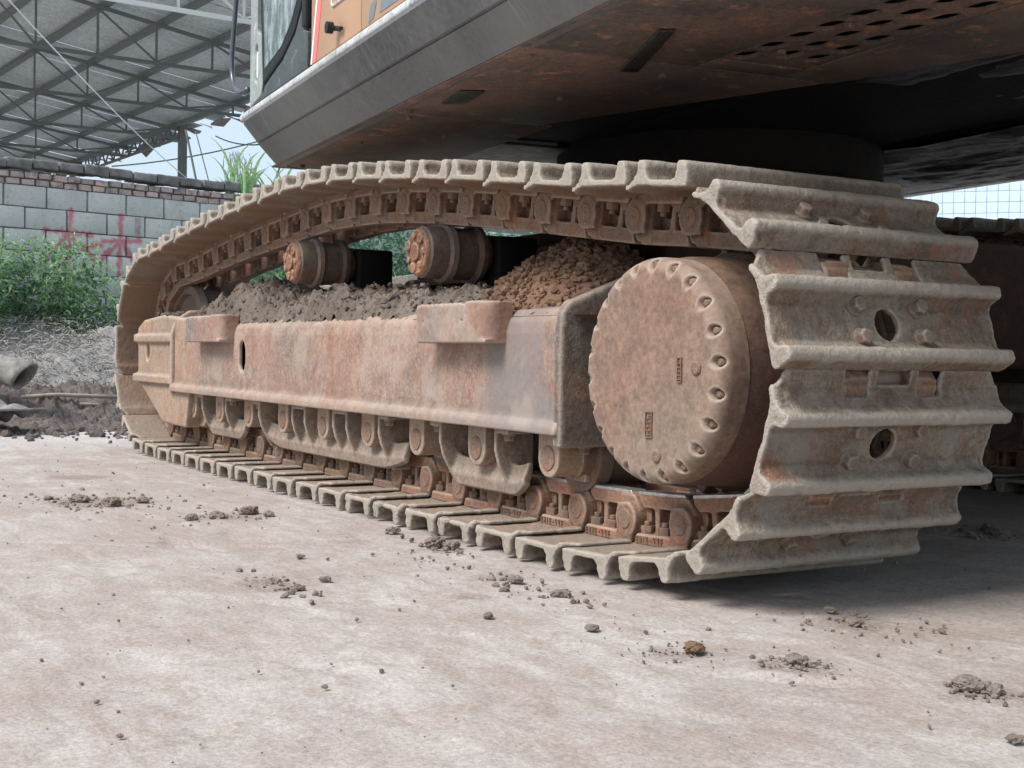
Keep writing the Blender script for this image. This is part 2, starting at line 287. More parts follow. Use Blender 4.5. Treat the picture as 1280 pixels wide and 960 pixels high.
# ------------------------------------------------------------------ mesh builder
class MB:
    def __init__(s): s.v = []; s.f = []
    def add(s, vs, fs):
        o = len(s.v); s.v += [tuple(v) for v in vs]; s.f += [tuple(i+o for i in f) for f in fs]; return s
    def box(s, c, d, R=None, j=0):
        vs = []
        for x in (-.5, .5):
            for y in (-.5, .5):
                for z in (-.5, .5):
                    q = Vector((x*d[0], y*d[1], z*d[2]))
                    if j: q += Vector((random.uniform(-j, j), random.uniform(-j, j), random.uniform(-j, j)))
                    if R is not None: q = R @ q
                    vs.append(q + Vector(c))
        return s.add(vs, [(0, 1, 3, 2), (4, 6, 7, 5), (0, 4, 5, 1), (2, 3, 7, 6), (0, 2, 6, 4), (1, 5, 7, 3)])
    def bx(s, x0, x1, y0, y1, z0, z1): return s.box(((x0+x1)/2, (y0+y1)/2, (z0+z1)/2), (x1-x0, y1-y0, z1-z0))
    def prism(s, poly, ax, lo, hi, lohi=None):
        """poly in the two other axes (cyclic order kept), extruded along ax; closed"""
        n = len(poly); vs = []
        for h in (lo, hi):
            for (a, b) in poly:
                vs.append({0: (h, a, b), 1: (a, h, b), 2: (a, b, h)}[ax])
        ar = sum(poly[i][0]*poly[(i+1) % n][1]-poly[(i+1) % n][0]*poly[i][1] for i in range(n))
        flip = (ar > 0) ^ (ax == 1)
        if hi < lo: flip = not flip
        fs = [tuple(range(n)), tuple(range(2*n-1, n-1, -1))]; fs += [(i, i+n, (i+1) % n+n, (i+1) % n) for i in range(n)]
        # outward for flip False?
        if flip: fs = [tuple(reversed(f)) for f in fs]
        return s.add(vs, fs)
    def cyl(s, p0, p1, r0, r1=None, n=20):
        r1 = r0 if r1 is None else r1; p0 = Vector(p0); p1 = Vector(p1); d = (p1-p0).normalized()
        u = d.orthogonal().normalized(); w = d.cross(u); vs = []
        for p, r in ((p0, r0), (p1, r1)):
            vs += [p+(u*math.cos(2*PI*i/n)+w*math.sin(2*PI*i/n))*r for i in range(n)]
        fs = [tuple(reversed(range(n))), tuple(range(n, 2*n))]+[(i, (i+1) % n, (i+1) % n+n, i+n) for i in range(n)]
        return s.add(vs, fs)
    def tube(s, pts, r, n=8):
        pts = [Vector(p) for p in pts]; rings = []; up = None
        for i, p in enumerate(pts):
            d = (pts[min(i+1, len(pts)-1)]-pts[max(i-1, 0)]).normalized()
            u = d.orthogonal().normalized() if up is None else (up-d*up.dot(d)).normalized(); up = u; w = d.cross(u)
            rr = r[i] if isinstance(r, (list, tuple)) else r
            rings.append([p+(u*math.cos(2*PI*k/n)+w*math.sin(2*PI*k/n))*rr for k in range(n)])
        vs = [q for R in rings for q in R]; m = len(pts)
        fs = [(a*n+k, a*n+(k+1) % n, (a+1)*n+(k+1) % n, (a+1)*n+k) for a in range(m-1) for k in range(n)]
        fs += [tuple(reversed(range(n))), tuple(range((m-1)*n, m*n))]
        return s.add(vs, fs)
    def lathe(s, prof, c, n=48):
        """prof = [(y, r)] along world y from outer (low y) to inner; centre c=(x,z)"""
        vs = []; m = len(prof)
        for (y, r) in prof: vs += [(c[0]+r*math.cos(2*PI*k/n), y, c[1]+r*math.sin(2*PI*k/n)) for k in range(n)]
        fs = [(a*n+k, a*n+(k+1) % n, (a+1)*n+(k+1) % n, (a+1)*n+k) for a in range(m-1) for k in range(n)]
        fs = [tuple(reversed(f)) for f in fs]
        fs += [tuple(range(n)), tuple(reversed(range((m-1)*n, m*n)))]
        return s.add(vs, fs)
    def xf(s, Mx):
        s.v = [tuple(Mx @ Vector(v)) for v in s.v]; return s
    def mesh(s, name, mat, smooth=False, recalc=True):
        me = bpy.data.meshes.new(name); me.from_pydata(s.v, [], s.f); me.update()
        if recalc:
            b = bmesh.new(); b.from_mesh(me); bmesh.ops.recalc_face_normals(b, faces=b.faces); b.to_mesh(me); b.free()
        if mat: me.materials.append(mat)
        if smooth: me.polygons.foreach_set('use_smooth', [True]*len(me.polygons))
        return me
def bevelled(mb, name, mat, w=.006, seg=2, ang=35):
    me = mb.mesh(name+'_t', None); ob = bpy.data.objects.new('t', me); COL.objects.link(ob)
    m = ob.modifiers.new('b', 'BEVEL'); m.width = w; m.segments = seg; m.limit_method = 'ANGLE'; m.angle_limit = math.radians(ang)
    dg = bpy.context.evaluated_depsgraph_get(); r = bpy.data.meshes.new_from_object(ob.evaluated_get(dg)); r.name = name
    bpy.data.objects.remove(ob); bpy.data.meshes.remove(me); r.materials.clear(); r.materials.append(mat)
    r.polygons.foreach_set('use_smooth', [True]*len(r.polygons)); r.set_sharp_from_angle(angle=math.radians(40)); return r
def remeshed(mb, name, mat, vox=.006, cut=None, amp=.0015, ns=30, seed=0, chip=None, smooth=2):
    me = mb.mesh(name+'_t', None); ob = bpy.data.objects.new('t', me); COL.objects.link(ob); tmp = [ob]
    m = ob.modifiers.new('r', 'REMESH'); m.mode = 'VOXEL'; m.voxel_size = vox; m.adaptivity = 0
    if cut:
        for ct in (cut if isinstance(cut, list) else [cut]):
            cm = ct.mesh('cut', None); co = bpy.data.objects.new('c', cm); COL.objects.link(co); tmp.append(co)
            b = ob.modifiers.new('b', 'BOOLEAN'); b.operation = 'DIFFERENCE'; b.object = co; b.solver = 'MANIFOLD'
        m = ob.modifiers.new('r2', 'REMESH'); m.mode = 'VOXEL'; m.voxel_size = vox
    if smooth:
        q = ob.modifiers.new('s', 'SMOOTH'); q.factor = .5; q.iterations = smooth
    dg = bpy.context.evaluated_depsgraph_get(); r = bpy.data.meshes.new_from_object(ob.evaluated_get(dg)); r.name = name
    for t in tmp: bpy.data.objects.remove(t)
    n = len(r.vertices)
    if n and amp:
        co = np.empty(n*3); r.vertices.foreach_get('co', co); co = co.reshape(-1, 3)
        no = np.empty(n*3); r.vertices.foreach_get('normal', no); no = no.reshape(-1, 3)
        d = fbm(co, ns, seed, 4)*2*amp
        if chip is not None: d = d + chip(co, seed)
        co = co + no*d[:, None]; r.vertices.foreach_set('co', co.ravel()); r.update()
    r.materials.clear(); r.materials.append(mat); r.polygons.foreach_set('use_smooth', [True]*len(r.polygons))
    return r
# ------------------------------------------------------------------ object linking
WM = {}
def put(name, data, parent=None, Mx=None, **kw):
    o = bpy.data.objects.new(name, data); COL.objects.link(o)
    Mx = Matrix.Identity(4) if Mx is None else Mx
    if parent is not None: o.parent = parent; o.matrix_basis = WM[parent.name].inverted() @ Mx
    else: o.matrix_basis = Mx
    WM[o.name] = Mx
    for k, v in kw.items(): o[k] = v
    return o
def T(x, y, z): return Matrix.Translation((x, y, z))

# ================================================================== GROUND
def axis(lo, hi, flo, fhi, fine, grow=1.22):
    a = list(np.arange(flo, fhi+fine/2, fine)); st = fine; x = flo; L = []
    while x > lo: st *= grow; x -= st; L.append(max(x, lo))
    st = fine; x = a[-1]; R = []
    while x < hi: st *= grow; x += st; R.append(min(x, hi))
    return np.array(L[::-1]+a+R)
def ground():
    xs = axis(-900, 400, -3.0, 1.9, .016, 1.06); ys = axis(-600, 900, -2.2, .4, .016, 1.08)
    X, Y = np.meshgrid(xs, ys, indexing='ij'); P = np.stack([X.ravel(), Y.ravel(), 0*X.ravel()], 1)
    h = fbm(P, .8, 3, 3)*.02 + fbm(P, 7, 9, 4)*.010 + fbm(P*np.array([.35, 1.6, 1]), 22, 5, 3)*.006
    c = fbm(P, 3.0, 21, 5, .6); h = h + np.clip(c-.10, 0, 1)*.05*np.clip(fbm(P, 30, 33, 3)+.55, 0, 1)
    for gx, gy, L, an, dp in ((.80, -.60, .20, .9, .008), (.86, -.52, .16, .95, .006), (1.0, -.62, .22, .85, .005), (.55, -.42, .25, .8, .006), (.2, -.95, .3, 1.0, .004), (-.3, -1.2, .35, .9, .005), (-1.3, -1.35, .5, .95, .006), (-1.1, -.95, .4, 1.0, .005), (.9, -.9, .3, .8, .004)):
        u = (P[:, 0]-gx)*math.cos(an)+(P[:, 1]-gy)*math.sin(an); v = -(P[:, 0]-gx)*math.sin(an)+(P[:, 1]-gy)*math.cos(an)+.02*np.sin(u*9)
        h = h - dp*np.exp(-(v/.014)**2)*np.clip(1-np.abs(u)/L, 0, 1)**.5 + dp*.5*np.exp(-((v-.03)/.014)**2)*np.clip(1-np.abs(u)/L, 0, 1)
    near = (P[:, 1] > -.42) & (P[:, 1] < .34) & (P[:, 0] > -4.6) & (P[:, 0] < .3)
    h = np.where(near, np.minimum(h, -.003), np.minimum(h, .016)); h = h - .001
    r = np.hypot(P[:, 0], P[:, 1]); h = np.where(r > 60, 0, h)
    P[:, 2] = h; nx, ny = len(xs), len(ys)
    i = np.arange(nx-1)[:, None]*ny + np.arange(ny-1)[None, :]; i = i.ravel()
    q = np.stack([i, i+ny, i+ny+1, i+1], 1)
    me = bpy.data.meshes.new('ground'); me.vertices.add(len(P)); me.vertices.foreach_set('co', P.ravel())
    me.loops.add(q.size); me.loops.foreach_set('vertex_index', q.ravel()); me.polygons.add(len(q))
    me.polygons.foreach_set('loop_start', np.arange(len(q))*4); me.polygons.foreach_set('loop_total', np.full(len(q), 4))
    me.update(); me.validate(); me.materials.append(M_GROUND); me.polygons.foreach_set('use_smooth', [True]*len(q))
    put('ground', me, kind='structure')
ground()

# ================================================================== EXCAVATOR
Y0 = -.010; GAUGE = 2.75
EX = put('excavator', None, None, T(-2.0, 1.33, 0), label='large crawler excavator with dusty rust-brown track, black underbelly and orange side panel', category='excavator')
# --- chain path of pin centres (x,z)
SC = (.045, .515); SR = .37; IC = (-4.33, .535); IR = .405
pts = [(IC[0]+.05, .130), (-4.0, .124), (-.35, .124), (-.12, .130)]
pts += [(SC[0]+SR*math.cos(t), SC[1]+SR*math.sin(t)) for t in np.radians(np.arange(-78, 95, 8))]
pts += [(-.15, .892), (-.333, .915), (-.62, .952), (-.94, .994), (-1.4, 1.045), (-1.77, 1.078), (-2.1, 1.090), (-2.355, 1.090), (-2.9, 1.058), (-3.54, 1.012), (-4.0, .965)]
pts += [(IC[0]+IR*math.cos(t), IC[1]+IR*math.sin(t)) for t in np.radians(np.arange(98, 262, 8))]
def catmull(pts, k=14):
    out = []; n = len(pts)
    for i in range(n):
        p = [np.array(pts[(i+j) % n]) for j in (-1, 0, 1, 2)]
        for u in range(k):
            t = u/k; out.append(.5*((2*p[1])+(-p[0]+p[2])*t+(2*p[0]-5*p[1]+4*p[2]-p[3])*t*t+(-p[0]+3*p[1]-3*p[2]+p[3])*t**3))
    return np.array(out)
pp = []                                           # long straight: subdivide for an even spline
for i, p in enumerate(pts):
    pp.append(p)
    if i == 1:
        for k in range(1, 8): pp.append((-4.0+3.65*k/8, .124))
path = catmull(pp); cl = np.vstack([path, path[:1]]); seg = np.hypot(*np.diff(cl, axis=0).T); cum = np.concatenate([[0], np.cumsum(seg)]); LEN = cum[-1]
NP_ = round(LEN/.2286); PITCH = LEN/NP_
def at_s(s):
    s = s % LEN; return np.array([np.interp(s, cum, cl[:, 0]), np.interp(s, cum, cl[:, 1])])
_t = SC + SR*np.array([math.cos(math.radians(-1)), math.sin(math.radians(-1))]); s0 = cum[np.argmin(((path-_t)**2).sum(1))]   # a pin at -1 degrees on the sprocket
pins = [at_s(s0+(i)*PITCH) for i in range(NP_)]
H = PITCH
# --- shoe mesh in local axes: X travel, Y across, Z outward; origin midway between pins, at pin level
def shoe_profile():
    b = .062
    return [(-.106, b), (.066, b), (.088, b-.004), (.108, b-.014), (.150, b-.016), (.152, b-.006), (.110, b-.001), (.090, b+.012),
            (.080, b+.026), (.077, b+.052), (.070, b+.060), (.054, b+.060), (.046, b+.052), (.040, b+.024), (.030, b+.015), (-.056, b+.015), (-.068, b+.024), (-.074, b+.052), (-.081, b+.060), (-.097, b+.060), (-.105, b+.052), (-.113, b+.022), (-.114, b+.006)]
def shoe_chip(k):
    def f(co, seed):
        e = np.clip((np.abs(co[:, 1])-.27)/.07, 0, 1); g = np.clip((co[:, 2]-.10)/.02, 0, 1)
        n1 = fbm(co, 22, seed+5, 4); n2 = fbm(co, 60, seed+8, 3)
        n3 = fbm(co, 9, seed+2, 5, .6); crust = np.clip(n3-.08, 0, .04)*.03*k
        return -np.clip(n1-.06, 0, 1)*.022*k*np.maximum(e*e, g*.08) + n2*.004*k*np.maximum(e, .5*g) + crust + n2*.004*k*(n3 > .04)
    return f
def make_shoe(nm, vox, k, seed, mat, hw=.34, notch=True):
    m = MB(); pr = shoe_profile(); m.prism(pr, 1, -hw, hw)
    if k > .6:                                     # mud caked into the corners behind the grousers
        m.prism([(.026, .074), (.047, .074), (.047, .106)], 1, -hw+.02, hw-.02)
        m.prism([(-.082, .074), (-.048, .074), (-.078, .104)], 1, -hw+.02, hw-.02)
    c = MB(); c.cyl((-.012, 0, .0), (-.012, 0, .2), .036, n=24)
    if notch:
        for sy in (-1, 1): c.bx(.094, .2, min(sy*.075, sy*.145), max(sy*.075, sy*.145), 0, .2)
        c.bx(.118, .2, -.05, .05, 0, .2)
    for sy in (-1, 1):                             # clipped outer corners
        a = MB(); a.prism([(.118, hw-.01), (.2, hw-.07), (.2, .5), (.118, .5)], 2, -.1, .3)
        if sy < 0: a.v = [(x, -y, z) for x, y, z in a.v]
        c.v, c.f = (lambda o: (c.v+a.v, c.f+[tuple(i+o for i in f) for f in a.f]))(len(c.v))
    return remeshed(m, nm, mat, vox, c, .0010*k+.0005, 40, seed, shoe_chip(k), 1)
shoe_hero = [make_shoe('track_shoe_worn', .0036, .82, s, M_SHOE_FRONT) for s in (11, 22, 33, 44)]
shoe_std = [make_shoe('track_shoe', .0050, .5, s, M_SHOE) for s in (1, 2, 3)]
shoe_mud = [make_shoe('track_shoe_muddy', .0048, 1.3, s, M_SHOE) for s in (5, 6)]
# --- link (one side): local X travel, Z outward, Y thickness centred 0 ; outer face at -Y... built symmetric
def make_link(nm, mat, seed, text=False):
    m = MB(); h = H/2; t = .019
    m.prism([(-h+.022, -.070), (h-.010, -.070), (h+.006, -.050), (h-.03, -.030), (-h+.046, -.030), (-h+.030, -.048)], 1, -t*1.1, t*1.6)   # rail
    m.prism([(-h+.040, .034), (h+.008, .034), (h+.016, .046), (h+.000, .063), (-h+.030, .063)], 1, -t*2.3, t*1.25)                         # shoe bar
    m.cyl((h-.004, -t*2.45, 0), (h-.004, t*1.3, 0), .044, n=28)      # pin boss
    m.prism([(h-.050, -.062), (h+.006, -.062), (h+.034, -.028), (h+.040, .02), (h+.018, .058), (h-.050, .058)], 1, -t*1.3, t*2.2)
    m.prism([(h-.044, -.040), (h+.010, -.044), (h+.032, -.020), (h+.036, .02), (h+.014, .058), (h-.044, .058)], 1, -t*2.3, 0)
    m.cyl((-h, t*.3, 0), (-h, t*2.2, 0), .042, n=24)           # bushing boss, stepped inward
    m.bx(-h+.035, -h+.055, -t*.3, t*1.6, -.045, .052)
    m.prism([(-.026, -.05), (-.006, -.05), (-.010, .05), (-.024, .05)], 1, -t*1.05, t*1.05)     # strut
    m.bx(-h+.02, h-.03, t*.9, t*1.6, -.05, .0)
    me = remeshed(m, nm, mat, .0040, None, .0012, 40, seed, None, 2)
    return me
link_a = [make_link('track_link', M_LINK, 3), make_link('track_link', M_LINK, 4)]
link_b = [make_link('track_link', M_LINK_LOW, 5), make_link('track_link', M_LINK_LOW, 6)]
nutm = MB(); nutm.cyl((0, 0, .0), (0, 0, .024), .019, n=6); nutm.cyl((0, 0, -.012), (0, 0, 0), .0095, n=10); NUT = bevelled(nutm, 'nut', M_PINM, .002)
pn = MB(); pn.lathe([(-.004, .010), (-.004, .024), (.0, .028), (.004, .028)], (0, 0), 28); pn.cyl((0, -.0055, 0), (0, 0, 0), .003, n=8); PIN = pn.mesh('pin_end', M_PINM, True); PIN.set_sharp_from_angle(angle=.6)
bm_ = MB(); bm_.cyl((0, 0, 0), (0, 0, .021), .0195, .0175, n=6); bm_.cyl((0, 0, -.01), (0, 0, .004), .025, .023, n=16); BOLT = remeshed(bm_, 'shoe_bolt', M_BOLT, .0028, None, .0012, 60, 2, None, 1)
bush = MB(); bush.cyl((0, -.085, 0), (0, .085, 0), .032, n=20); BUSH = bush.mesh('bushing', M_LINK, True); BUSH.set_sharp_from_angle(angle=.6)
wr = MB(); wr.prism([(-H/2+.024, -.0730), (H/2-.012, -.0730), (H/2-.006, -.062), (-H/2+.022, -.062)], 1, -.0215, .029); WEAR = remeshed(wr, 'rail_wear', M_STEELB, .003, None, .0012, 30, 1, None, 2)
tx = MB()                                           # raised foundry marks along the link base
xx = -.072
for wd, kd in ((.008, 'E'), (.008, 'H'), (.003, 'I'), (.008, 'E'), (.006, '-'), (.008, '4'), (.008, '9'), (.008, 'F')):
    z0, z1, y0, y1 = .040, .056, -.0468, -.038; w_ = .0025
    L, R_, Tt, Mm, B = (xx, xx+w_), (xx+wd-w_, xx+wd), (z0, z0+w_), ((z0+z1)/2-w_/2, (z0+z1)/2+w_/2), (z1-w_, z1)
    hb = lambda q: tx.bx(xx, xx+wd, y0, y1, *q)
    if kd != '-' and kd not in '49': tx.bx(*L, y0, y1, z0, z1)
    if kd in 'EF': hb(Tt); hb(Mm)
    if kd == 'E': hb(B)
    if kd == 'H': tx.bx(*R_, y0, y1, z0, z1); hb(Mm)
    if kd == '-': hb(Mm)
    if kd == '4': tx.bx(*R_, y0, y1, z0, z1); hb(Mm); tx.bx(*L, y0, y1, z0, z1-.009)
    if kd == '9': tx.bx(*R_, y0, y1, z0, z1); hb(Mm); hb(Tt); tx.bx(*L, y0, y1, z0, z1-.009)
    xx += wd+.008
TXT = tx.mesh('foundry_mark', M_PINM)

def build_track(yc, detail=True):
    for i in range(NP_):
        a = pins[i]; b = pins[(i+1) % NP_]; mid = (a+b)/2; d = (b-a)/np.hypot(*(b-a))
        X = Vector((d[0], 0, d[1])); Yv = Vector((0, -1, 0)); Z = X.cross(Yv)           # outward from the loop
        R = Matrix((X, Yv, Z)).transposed().to_4x4(); Mx = T(mid[0], yc, mid[1]) @ R
        ang = math.degrees(math.atan2(mid[1]-SC[1], mid[0]-SC[0])); front = mid[0] > .10
        low = mid[1] < .2 and not front
        if front and detail: me = shoe_hero[i % 4]
        elif low and detail and -1.7 < mid[0] < -.5: me = shoe_mud[i % 2]
        else: me = shoe_std[i % 3]
        jit = Matrix.Rotation(math.radians(random.uniform(-.8, .8)), 4, 'Y') @ Matrix.Translation((random.uniform(-.002, .002), random.uniform(-.004, .004), random.uniform(-.0015, .0015)))
        if front and ang < -40: jit = Matrix.Identity(4)
        s = put('track_shoe', me, EX, Mx @ jit)
        if detail and (front or mid[1] > .8 and mid[0] > -.5):
            for bx_ in (-.046, .026):
                for by in (-.093, .093): put('shoe_bolt', BOLT, s, Mx @ T(bx_+random.uniform(-.002, .002), by, .080) @ Matrix.Rotation(random.uniform(0, 1), 4, 'Z'))
        lk = link_b if (low and mid[0] > -1.6) else link_a
        for sd in (1, -1):                          # sd=1: local +Y = world -y = camera side
            if not detail and sd == 1: pass
            Ml = Mx @ T(0, sd*.098, 0) @ (Matrix.Scale(-1, 4, (0, 1, 0)) if sd == 1 else Matrix.Identity(4))
            l = put('track_link', lk[i % 2], EX, Ml)
            if detail and sd == 1:
                put('pin_end', PIN, l, Ml @ T(H/2-.004, -.0455, 0))
                if low and mid[0] > -.75 or (front and mid[1] < .35): put('rail_wear', WEAR, l, Ml)
                for nx in (-.052, .020): put('nut', NUT, l, Ml @ T(nx, -.020, .014))
                if low and mid[0] > -1.0: put('foundry_mark', TXT, l, Ml)
        put('bushing', BUSH, EX, T(a[0], yc, a[1]))
build_track(Y0); build_track(Y0+GAUGE, False)

def stad(cx, cz, r, hs):
    return [(cx+r*math.cos(t), cz+(hs if math.sin(t) > 0 else -hs)+r*math.sin(t)) for t in np.linspace(.01, 2*PI+.01, 24, endpoint=False)]
def build_side(yc, detail=True):
    dy = yc-Y0
    # track frame box
    m = MB(); prof = [(-.272, .335), (-.272, .61), (-.262, .645), (-.235, .672), (-.19, .684), (.17, .684), (.19, .66), (.19, .335)]
    m.prism([(a+dy, b) for a, b in prof], 0, -3.94, -.43)
    m.prism([(a+dy, b) for a, b in [(-.296, .335), (-.300, .352), (-.290, .370), (-.262, .376), (-.2, .36), (-.2, .330)]], 0, -3.95, -.42)
    c = MB()
    if detail: c.prism(stad(-2.95, .519, .040, .026), 1, -.4, .05); c = [c, MB().bx(-3.3, -2.6, -.252, .1, .42, .62)]
    fr = put('track_frame', remeshed(m, 'track_frame', M_FRAME, .008, c if detail else None, .0016, 14, 4), EX)
    if detail:
        put('slot_shade_sheet', MB().bx(-3.29, -2.61, .085, .095, .43, .61).mesh('slot_shade_sheet', M_DARK), fr)  # black sheet standing in for the shade inside the slot
    m = MB(); pl = [(-.288, .302), (-.290, .60), (-.284, .66), (-.262, .690), (-.06, .768), (.20, .80), (.22, .30)]
    m.prism([(a+dy, b) for a, b in pl], 0, -.445, -.408)
    put('end_plate', remeshed(m, 'end_plate', M_FRAMED, .007, None, .0022, 22, 8), EX)
    # frame tail to final drive
    m = MB().bx(-.45, -.05, -.05+dy, .2+dy, .30, .72); put('drive_mount', m.mesh('drive_mount', M_FRAMED), EX)
    # sprocket
    m = MB(); m.lathe([(-.03+Y0+dy, .05), (-.03+Y0+dy, .318), (.03+Y0+dy, .318), (.03+Y0+dy, .05)], SC, 44)
    for k in range(11):
        t = 2*PI*k/11+.1; m.box((SC[0]+.325*math.cos(t), Y0+dy, SC[1]+.325*math.sin(t)), (.07, .05, .085), Matrix.Rotation(-t, 3, 'Y'))
    sp = put('sprocket', remeshed(m, 'sprocket', M_ROLLER, .007, None, .001, 30, 3), EX)
    if detail:
        for k in range(24):
            t = 2*PI*k/24; put('sprocket_bolt', BOLT, sp, T(SC[0]+.292*math.cos(t), Y0-.030, SC[1]+.292*math.sin(t)) @ Matrix.Rotation(PI/2, 4, 'X'))
    if detail: final_drive()
    else:
        put('final_drive_housing', MB().lathe([(dy-.33, .2), (dy-.33, .24), (dy-.29, .26), (dy, .262)], (.04, .515)).mesh('fd', M_DRUM, True), EX)
    # idler
    iy = Y0+dy; m = MB(); m.lathe([(iy-.062, .05), (iy-.062, .29), (iy-.085, .30), (iy-.085, .345), (iy-.05, .350), (iy-.045, .325), (iy+.045, .325), (iy+.05, .35), (iy+.085, .345), (iy+.085, .3), (iy+.06, .29), (iy+.06, .05)], IC, 56)
    put('idler_wheel', m.mesh('idler_wheel', M_ROLLER, True), EX).data.set_sharp_from_angle(angle=.6)
    # idler cover: tapered cast yoke in front of the frame
    o = [(-4.62, .655), (-4.61, .40), (-4.55, .345), (-4.14, .17), (-3.76, .165), (-3.72, .30), (-3.72, .69), (-4.15, .715), (-4.5, .695)]
    m = MB(); m.prism(o, 1, -.272+dy, -.10+dy)
    m.bx(-4.635, -3.95, -.292+dy, -.2+dy, .575, .618); m.bx(-4.63, -3.95, -.296+dy, -.2+dy, .368, .410)
    c = MB()
    if detail: c.prism(stad(-4.43, .527, .034, .012), 1, -.4, -.15)
    put('idler_cover', remeshed(m, 'idler_cover', M_COVER, .007, c if detail else None, .0014, 14, 6), EX)
    m = MB(); m.prism([(a+dy, b) for a, b in [(-.292, .335), (-.292, .62), (-.268, .69), (-.20, .735), (.1, .75), (.1, .17), (-.19, .16), (-.235, .235)]], 0, -3.96, -3.935)
    put('cover_plate', remeshed(m, 'cover_plate', M_COVER, .007, None, .001, 20, 5), EX)
    if detail:
        m = MB(); m.prism([(-3.95, .17), (-3.70, .17), (-3.66, .20), (-3.72, .34), (-3.95, .34)], 1, -.2, .1)
        put('lower_cover', remeshed(m, 'lower_cover', M_COVER, .008, None, .001, 20, 5), EX)
    # track rollers
    for x in [-.54, -.943, -1.343, -1.724, -2.128, -2.545, -2.954, -3.341, -3.738]:
        m = MB(); m.lathe([(iy-.15, .04), (iy-.15, .07), (iy-.125, .075), (iy-.125, .105), (iy-.085, .108), (iy-.08, .085), (iy+.08, .085), (iy+.085, .108), (iy+.125, .105), (iy+.125, .06), (iy+.15, .05)], (x, .275), 32)
        r = put('track_roller', m.mesh('track_roller', M_ROLLER, True), EX); r.data.set_sharp_from_angle(angle=.6)
        if detail:
            m = MB(); m.cyl((x, -.240, .264), (x, -.14, .264), .052, n=28); m.bx(x-.052, x+.052, -.240, -.14, .264, .338); m.cyl((x, -.16, .264), (x, -.11, .264), .062, n=24); m.bx(x-.03, x+.05, -.15, -.10, .20, .32)
            cb = put('roller_collar', remeshed(m, 'roller_collar', M_COVER, .0045, None, .001, 40, int(x*-10)), r)
            p = MB(); p.lathe([(-.2435, .008), (-.2435, .034), (-.238, .037)], (x, .266), 26); p.cyl((x+.004, -.2445, .268), (x+.004, -.23, .268), .003)
            put('collar_disc', p.mesh('collar_disc', M_PINM), r)
            put('collar_bolt', BOLT, r, T(x+.068, -.165, .30) @ Matrix.Rotation(PI, 4, 'X'))
    # carrier rollers with their brackets
    for x, z in ((-1.435, .882), (-2.57, .905)):
        m = MB(); y = dy
        m.lathe([(y-.19, .05), (y-.19, .078), (y-.182, .086), (y-.12, .088), (y-.112, .100), (y-.095, .104), (y-.085, .088), (y-.01, .086), (y, .104), (y+.02, .10), (y+.03, .07), (y+.10, .07)], (x, z), 44)
        r = put('carrier_roller', m.mesh('carrier_roller', M_ROLLER, True), EX); r.data.set_sharp_from_angle(angle=.6)
        if detail:
            m = MB(); m.lathe([(-.200, .055), (-.205, .072), (-.195, .080), (-.185, .080)], (x, z), 32)
            m.cyl((x, -.212, z), (x, -.19, z), .03, n=16)
            for k in range(7): t = k*.9; m.cyl((x+.055*math.cos(t), -.211, z+.055*math.sin(t)), (x+.055*math.cos(t), -.19, z+.055*math.sin(t)), .011+.006*(k % 2), n=10)
            put('roller_cap', remeshed(m, 'roller_cap', M_ORANGE, .0035, None, .004, 38, 7), r)
        m = MB(); m.bx(x-.09, x+.12, y+.05, y+.20, .66, z+.06); put('roller_bracket', bevelled(m, 'roller_bracket', M_DARK, .01), r)
    if detail: guards(); steps()

